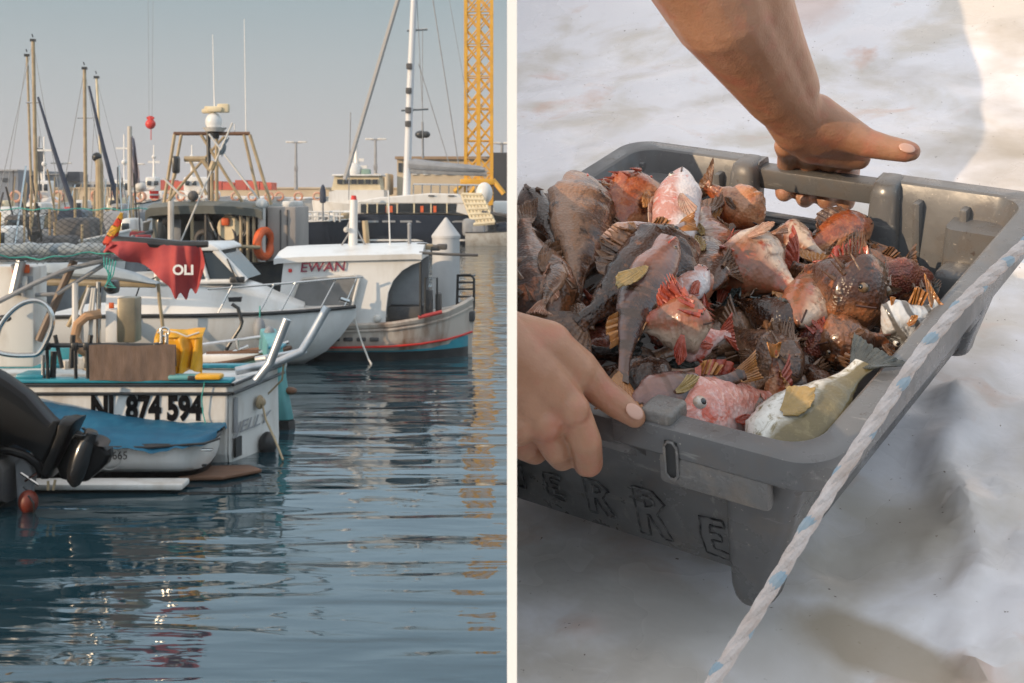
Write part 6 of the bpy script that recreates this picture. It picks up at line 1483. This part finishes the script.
# ------------------------------------------------------------------ arms of the person
def skin_mat():
    m = bpy.data.materials.new('skin'); m.use_nodes = True; n = m.node_tree; L = n.links; b = n.nodes['Principled BSDF']
    b.inputs['Roughness'].default_value = .40; b.inputs['Subsurface Weight'].default_value = .15; b.inputs['Subsurface Radius'].default_value = (.012, .004, .002); b.inputs['Subsurface Scale'].default_value = .5
    tc = n.nodes.new('ShaderNodeTexCoord')
    t = n.nodes.new('ShaderNodeTexNoise'); t.inputs['Scale'].default_value = 28; t.inputs['Detail'].default_value = 5; L.new(tc.outputs['Object'], t.inputs['Vector'])
    r = n.nodes.new('ShaderNodeValToRGB'); r.color_ramp.elements[0].position = .3; r.color_ramp.elements[1].position = .7
    r.color_ramp.elements[0].color = (.36, .18, .105, 1); r.color_ramp.elements[1].color = (.47, .25, .155, 1); L.new(t.outputs['Fac'], r.inputs[0])
    tr = n.nodes.new('ShaderNodeTexNoise'); tr.inputs['Scale'].default_value = 45; tr.inputs['Detail'].default_value = 3; mpr = n.nodes.new('ShaderNodeMapping'); mpr.inputs['Location'].default_value = (5, 2, 1); L.new(tc.outputs['Object'], mpr.inputs[0]); L.new(mpr.outputs[0], tr.inputs['Vector'])
    rr_ = n.nodes.new('ShaderNodeValToRGB'); rr_.color_ramp.elements[0].position = .5; rr_.color_ramp.elements[1].position = .72; rr_.color_ramp.elements[1].color = (.75, .75, .75, 1); L.new(tr.outputs['Fac'], rr_.inputs[0])
    mxr = n.nodes.new('ShaderNodeMix'); mxr.data_type = 'RGBA'; L.new(rr_.outputs[0], mxr.inputs[0]); L.new(r.outputs[0], mxr.inputs[6]); mxr.inputs[7].default_value = (.45, .17, .11, 1)
    L.new(mxr.outputs[2], b.inputs['Base Color'])
    v = n.nodes.new('ShaderNodeTexVoronoi'); v.inputs['Scale'].default_value = 420; L.new(tc.outputs['Object'], v.inputs['Vector'])
    t2 = n.nodes.new('ShaderNodeTexNoise'); t2.inputs['Scale'].default_value = 70; t2.inputs['Detail'].default_value = 6; L.new(tc.outputs['Object'], t2.inputs['Vector'])
    ad = n.nodes.new('ShaderNodeMath'); ad.operation = 'MULTIPLY_ADD'; L.new(v.outputs['Distance'], ad.inputs[0]); ad.inputs[1].default_value = .15; L.new(t2.outputs['Fac'], ad.inputs[2])
    bp = n.nodes.new('ShaderNodeBump'); bp.inputs['Strength'].default_value = .5; bp.inputs['Distance'].default_value = .0022; L.new(ad.outputs[0], bp.inputs['Height']); L.new(bp.outputs[0], b.inputs['Normal'])
    return m
YK = [1.0, 1.0]
def arms():
    sk = skin_mat(); nail = mat('nail', (.55, .32, .24), rough=.25, coat=.3)
    root = rempty('person', 'person reaching in with two bare tanned forearms, hands gripping both ends of the grey crate', 'person')
    def limb(mb, chain, n=18, k=1.0, kr=1.0):
        "chain of (px,py,Y,r_mm[,flat])"
        pts = [(WL(a, b, c*YK[0]), r_*.001*YK[1]) for (a, b, c, r_) in chain]
        for (p, ra), (q_, rb) in zip(pts, pts[1:]):
            mb.cone(p, q_, ra, rb, n); 
        for (p, ra) in pts: mb.sphere(p, ra, n=10)
    d0 = .915
    # ---- near hand (left of crate front): back of hand faces us
    YK[:] = [.952, .94]
    mb = MB()
    Y0 = 1.035
    limb(mb, [(380, 300, 1.0, 40), (440, 330, 1.01, 34), (480, 350, 1.015, 28)])               # forearm to wrist
    for (kx, ky, wx, wy) in ((572, 410, 500, 345), (545, 424, 490, 352), (518, 428, 478, 362), (497, 428, 466, 370)):
        limb(mb, [(wx, wy, 1.02, 25), ((wx+kx)/2, (wy+ky)/2-2, 1.018, 20), (kx, ky, 1.025, 14.0)])    # metacarpals
    limb(mb, [(505, 345, 1.03, 27), (545, 350, 1.035, 23), (575, 372, 1.04, 17)])
    limb(mb, [(545, 372, 1.03, 20), (560, 395, 1.03, 17)])
    # fingers: proximal over the rim, then curling under the grip
    limb(mb, [(572, 410, 1.026, 13.6), (586, 442, 1.026, 12.0), (589, 463, 1.040, 10.8), (586, 465, 1.075, 9.5)])
    limb(mb, [(543, 424, 1.030, 13.2), (556, 449, 1.040, 11.4), (562, 458, 1.058, 10.2), (564, 452, 1.085, 9.5)])
    limb(mb, [(514, 428, 1.040, 12.6), (526, 447, 1.054, 11), (535, 452, 1.070, 10), (542, 446, 1.09, 9)])
    limb(mb, [(497, 428, 1.04, 12.5), (510, 443, 1.055, 11), (517, 446, 1.075, 9.5), (520, 440, 1.095, 8.5)])
    # thumb
    limb(mb, [(548, 350, 1.04, 20), (578, 368, 1.045, 15.5), (600, 391, 1.045, 12.2), (619, 405, 1.045, 11.3), (635, 417, 1.043, 8.6)])
    for ch in ([(515, 330, 1.008, 3), (535, 352, 1.006, 3), (552, 372, 1.007, 3), (558, 392, 1.010, 2.6), (549, 408, 1.012, 2.4)], [(535, 352, 1.006, 3), (520, 378, 1.000, 3), (524, 402, 1.006, 2.6)], [(496, 352, .995, 3.4), (530, 385, 1.003, 3.2), (552, 405, 1.01, 3)], [(505, 340, 1.0, 3.4), (545, 372, 1.008, 3.4), (572, 404, 1.012, 3)]):
        pts = [WL(a, b, c*.952) for (a, b, c, r_) in ch]; mb.tube(pts, [.0028]*len(pts), 8)
    for (kx, ky, r_) in ((572, 409, 12.5), (545, 423, 12.2), (518, 427, 12)): mb.sphere(WL(kx, ky, 1.018*.952), r_*.001, n=10)
    o = rbuild(mb, 'near_arm', sk, root, remesh=.0017, sm=7, angle=180)
    # thumb nail
    th = WL(634.5, 411.5, .9845); thd = (WL(645, 422, .985)-WL(620, 404, .985)).normalized()
    nm = ((MI @ CAMP)-th).normalized(); sd_ = nm.cross(thd).normalized()
    nm = (nm+sd_*0.55*(1 if (MW.to_3x3() @ sd_).z > 0 else -1)).normalized(); sd_ = nm.cross(thd).normalized()
    MX = Matrix((thd, sd_, nm)).transposed().to_4x4()
    rbuild(MB().sphere(th+nm*.0002, .0068, (1.05, .80, .22), 12, M=MX), 'thumbnail', nail, root)
    YK[:] = [1, 1]
    # ---- far hand
    mb = MB()
    limb(mb, [(640, -150, 1.16, 58), (690, -50, 1.2, 52), (722, 10, 1.23, 46), (752, 55, 1.27, 38), (777, 92, 1.305, 32)])
    limb(mb, [(700, -80, 1.2, 52), (745, 0, 1.24, 42), (772, 50, 1.28, 32), (790, 88, 1.31, 28)])
    limb(mb, [(777, 92, 1.305, 32), (800, 118, 1.33, 27), (820, 132, 1.345, 24), (842, 142, 1.355, 18)])
    limb(mb, [(780, 95, 1.31, 28), (795, 130, 1.34, 22), (812, 148, 1.36, 16), (850, 156, 1.37, 14)])
    limb(mb, [(800, 128, 1.34, 22), (830, 148, 1.36, 16), (858, 157, 1.368, 13)])
    # thumb
    limb(mb, [(815, 118, 1.33, 24), (843, 132, 1.335, 19), (866, 143, 1.33, 14.5), (888, 148, 1.325, 12.2), (905, 151, 1.32, 11.2), (911, 151.5, 1.32, 9.5)])
    # fingers wrap over the bar and down behind it
    for i, (a, b) in enumerate(((786, 152), (807, 156), (828, 159), (848, 161))):
        limb(mb, [(a, b-6, 1.365, 12), (a+2, b+2, 1.41, 11), (a+1, b+18, 1.452, 10.8), (a-1, b+34+[0, 2, 1, 0][i], 1.446, 10.6), (a-2, b+41+[0, 2, 1, 0][i], 1.436, 9.6)])
    rbuild(mb, 'far_arm', sk, root, remesh=.0025, sm=8, angle=180)
    tn = WL(907, 148, 1.3095); td = (WL(915, 150, 1.31)-WL(890, 146, 1.31)).normalized()
    up_ = MW.to_3x3().inverted() @ Vector((-.1, -.75, .65)); up_ = (up_-td*up_.dot(td)).normalized(); sdn = up_.cross(td)
    rbuild(MB().sphere(tn, .0075, (1.05, .8, .25), 12, M=Matrix((td, sdn, up_)).transposed().to_4x4()), 'thumbnail', nail, root)
arms()

# ------------------------------------------------------------------ rope in front
def rope():
    Yr = [(.66, 680, 735), (.70, 752, 620), (.75, 845, 468), (.80, 935, 335), (.86, 1010, 258), (.93, 1075, 205), (1.0, 1150, 150)]
    pts = []
    ctrl = [WL(a, b, y) for (y, a, b) in Yr]
    for i in range(len(ctrl)-1):
        p0 = ctrl[max(0, i-1)]; p1 = ctrl[i]; p2 = ctrl[i+1]; p3 = ctrl[min(len(ctrl)-1, i+2)]
        for k in range(24):
            t = k/24; pts.append(.5*((2*p1)+(-p0+p2)*t+(2*p0-5*p1+4*p2-p3)*t*t+(-p0+3*p1-3*p2+p3)*t**3))
    t = rempty('rope', 'white braided rope with blue flecks running diagonally in front of the crate', 'rope')
    wm = mat('white_rope', (.62, .56, .54), (.5, .42, .38), sc=60, rough=.85, bump=.25, bsc=400)
    bm_ = mat('blue_fleck', (.24, .34, .42), (.36, .42, .46), sc=90, rough=.85)
    # three twisted strands
    rr = .0013
    tot = [0]
    for a, b in zip(pts, pts[1:]): tot.append(tot[-1]+(b-a).length)
    for s in range(3):
        sp = []
        for i, p in enumerate(pts):
            d = (pts[min(i+1, len(pts)-1)]-pts[max(i-1, 0)]).normalized(); u = d.orthogonal(); 
            u = (Vector((0, 0, 1))-d*d.z).normalized(); v = d.cross(u); ph = tot[i]/.045*2*math.pi+s*2*math.pi/3
            sp.append(p+(u*math.cos(ph)+v*math.sin(ph))*rr)
        rbuild(MB().tube(sp, rr*2.1, 8), 'strand', wm, t)
        i = 6
        while i < len(sp)-3 and s == 0:
            rbuild(MB().tube([sp[i-1], sp[i], sp[i+1], sp[i+2]], [rr*1.9, rr*2.5, rr*2.5, rr*1.9], 8), 'blue_fleck', bm_, t)
            i += 8
rope()
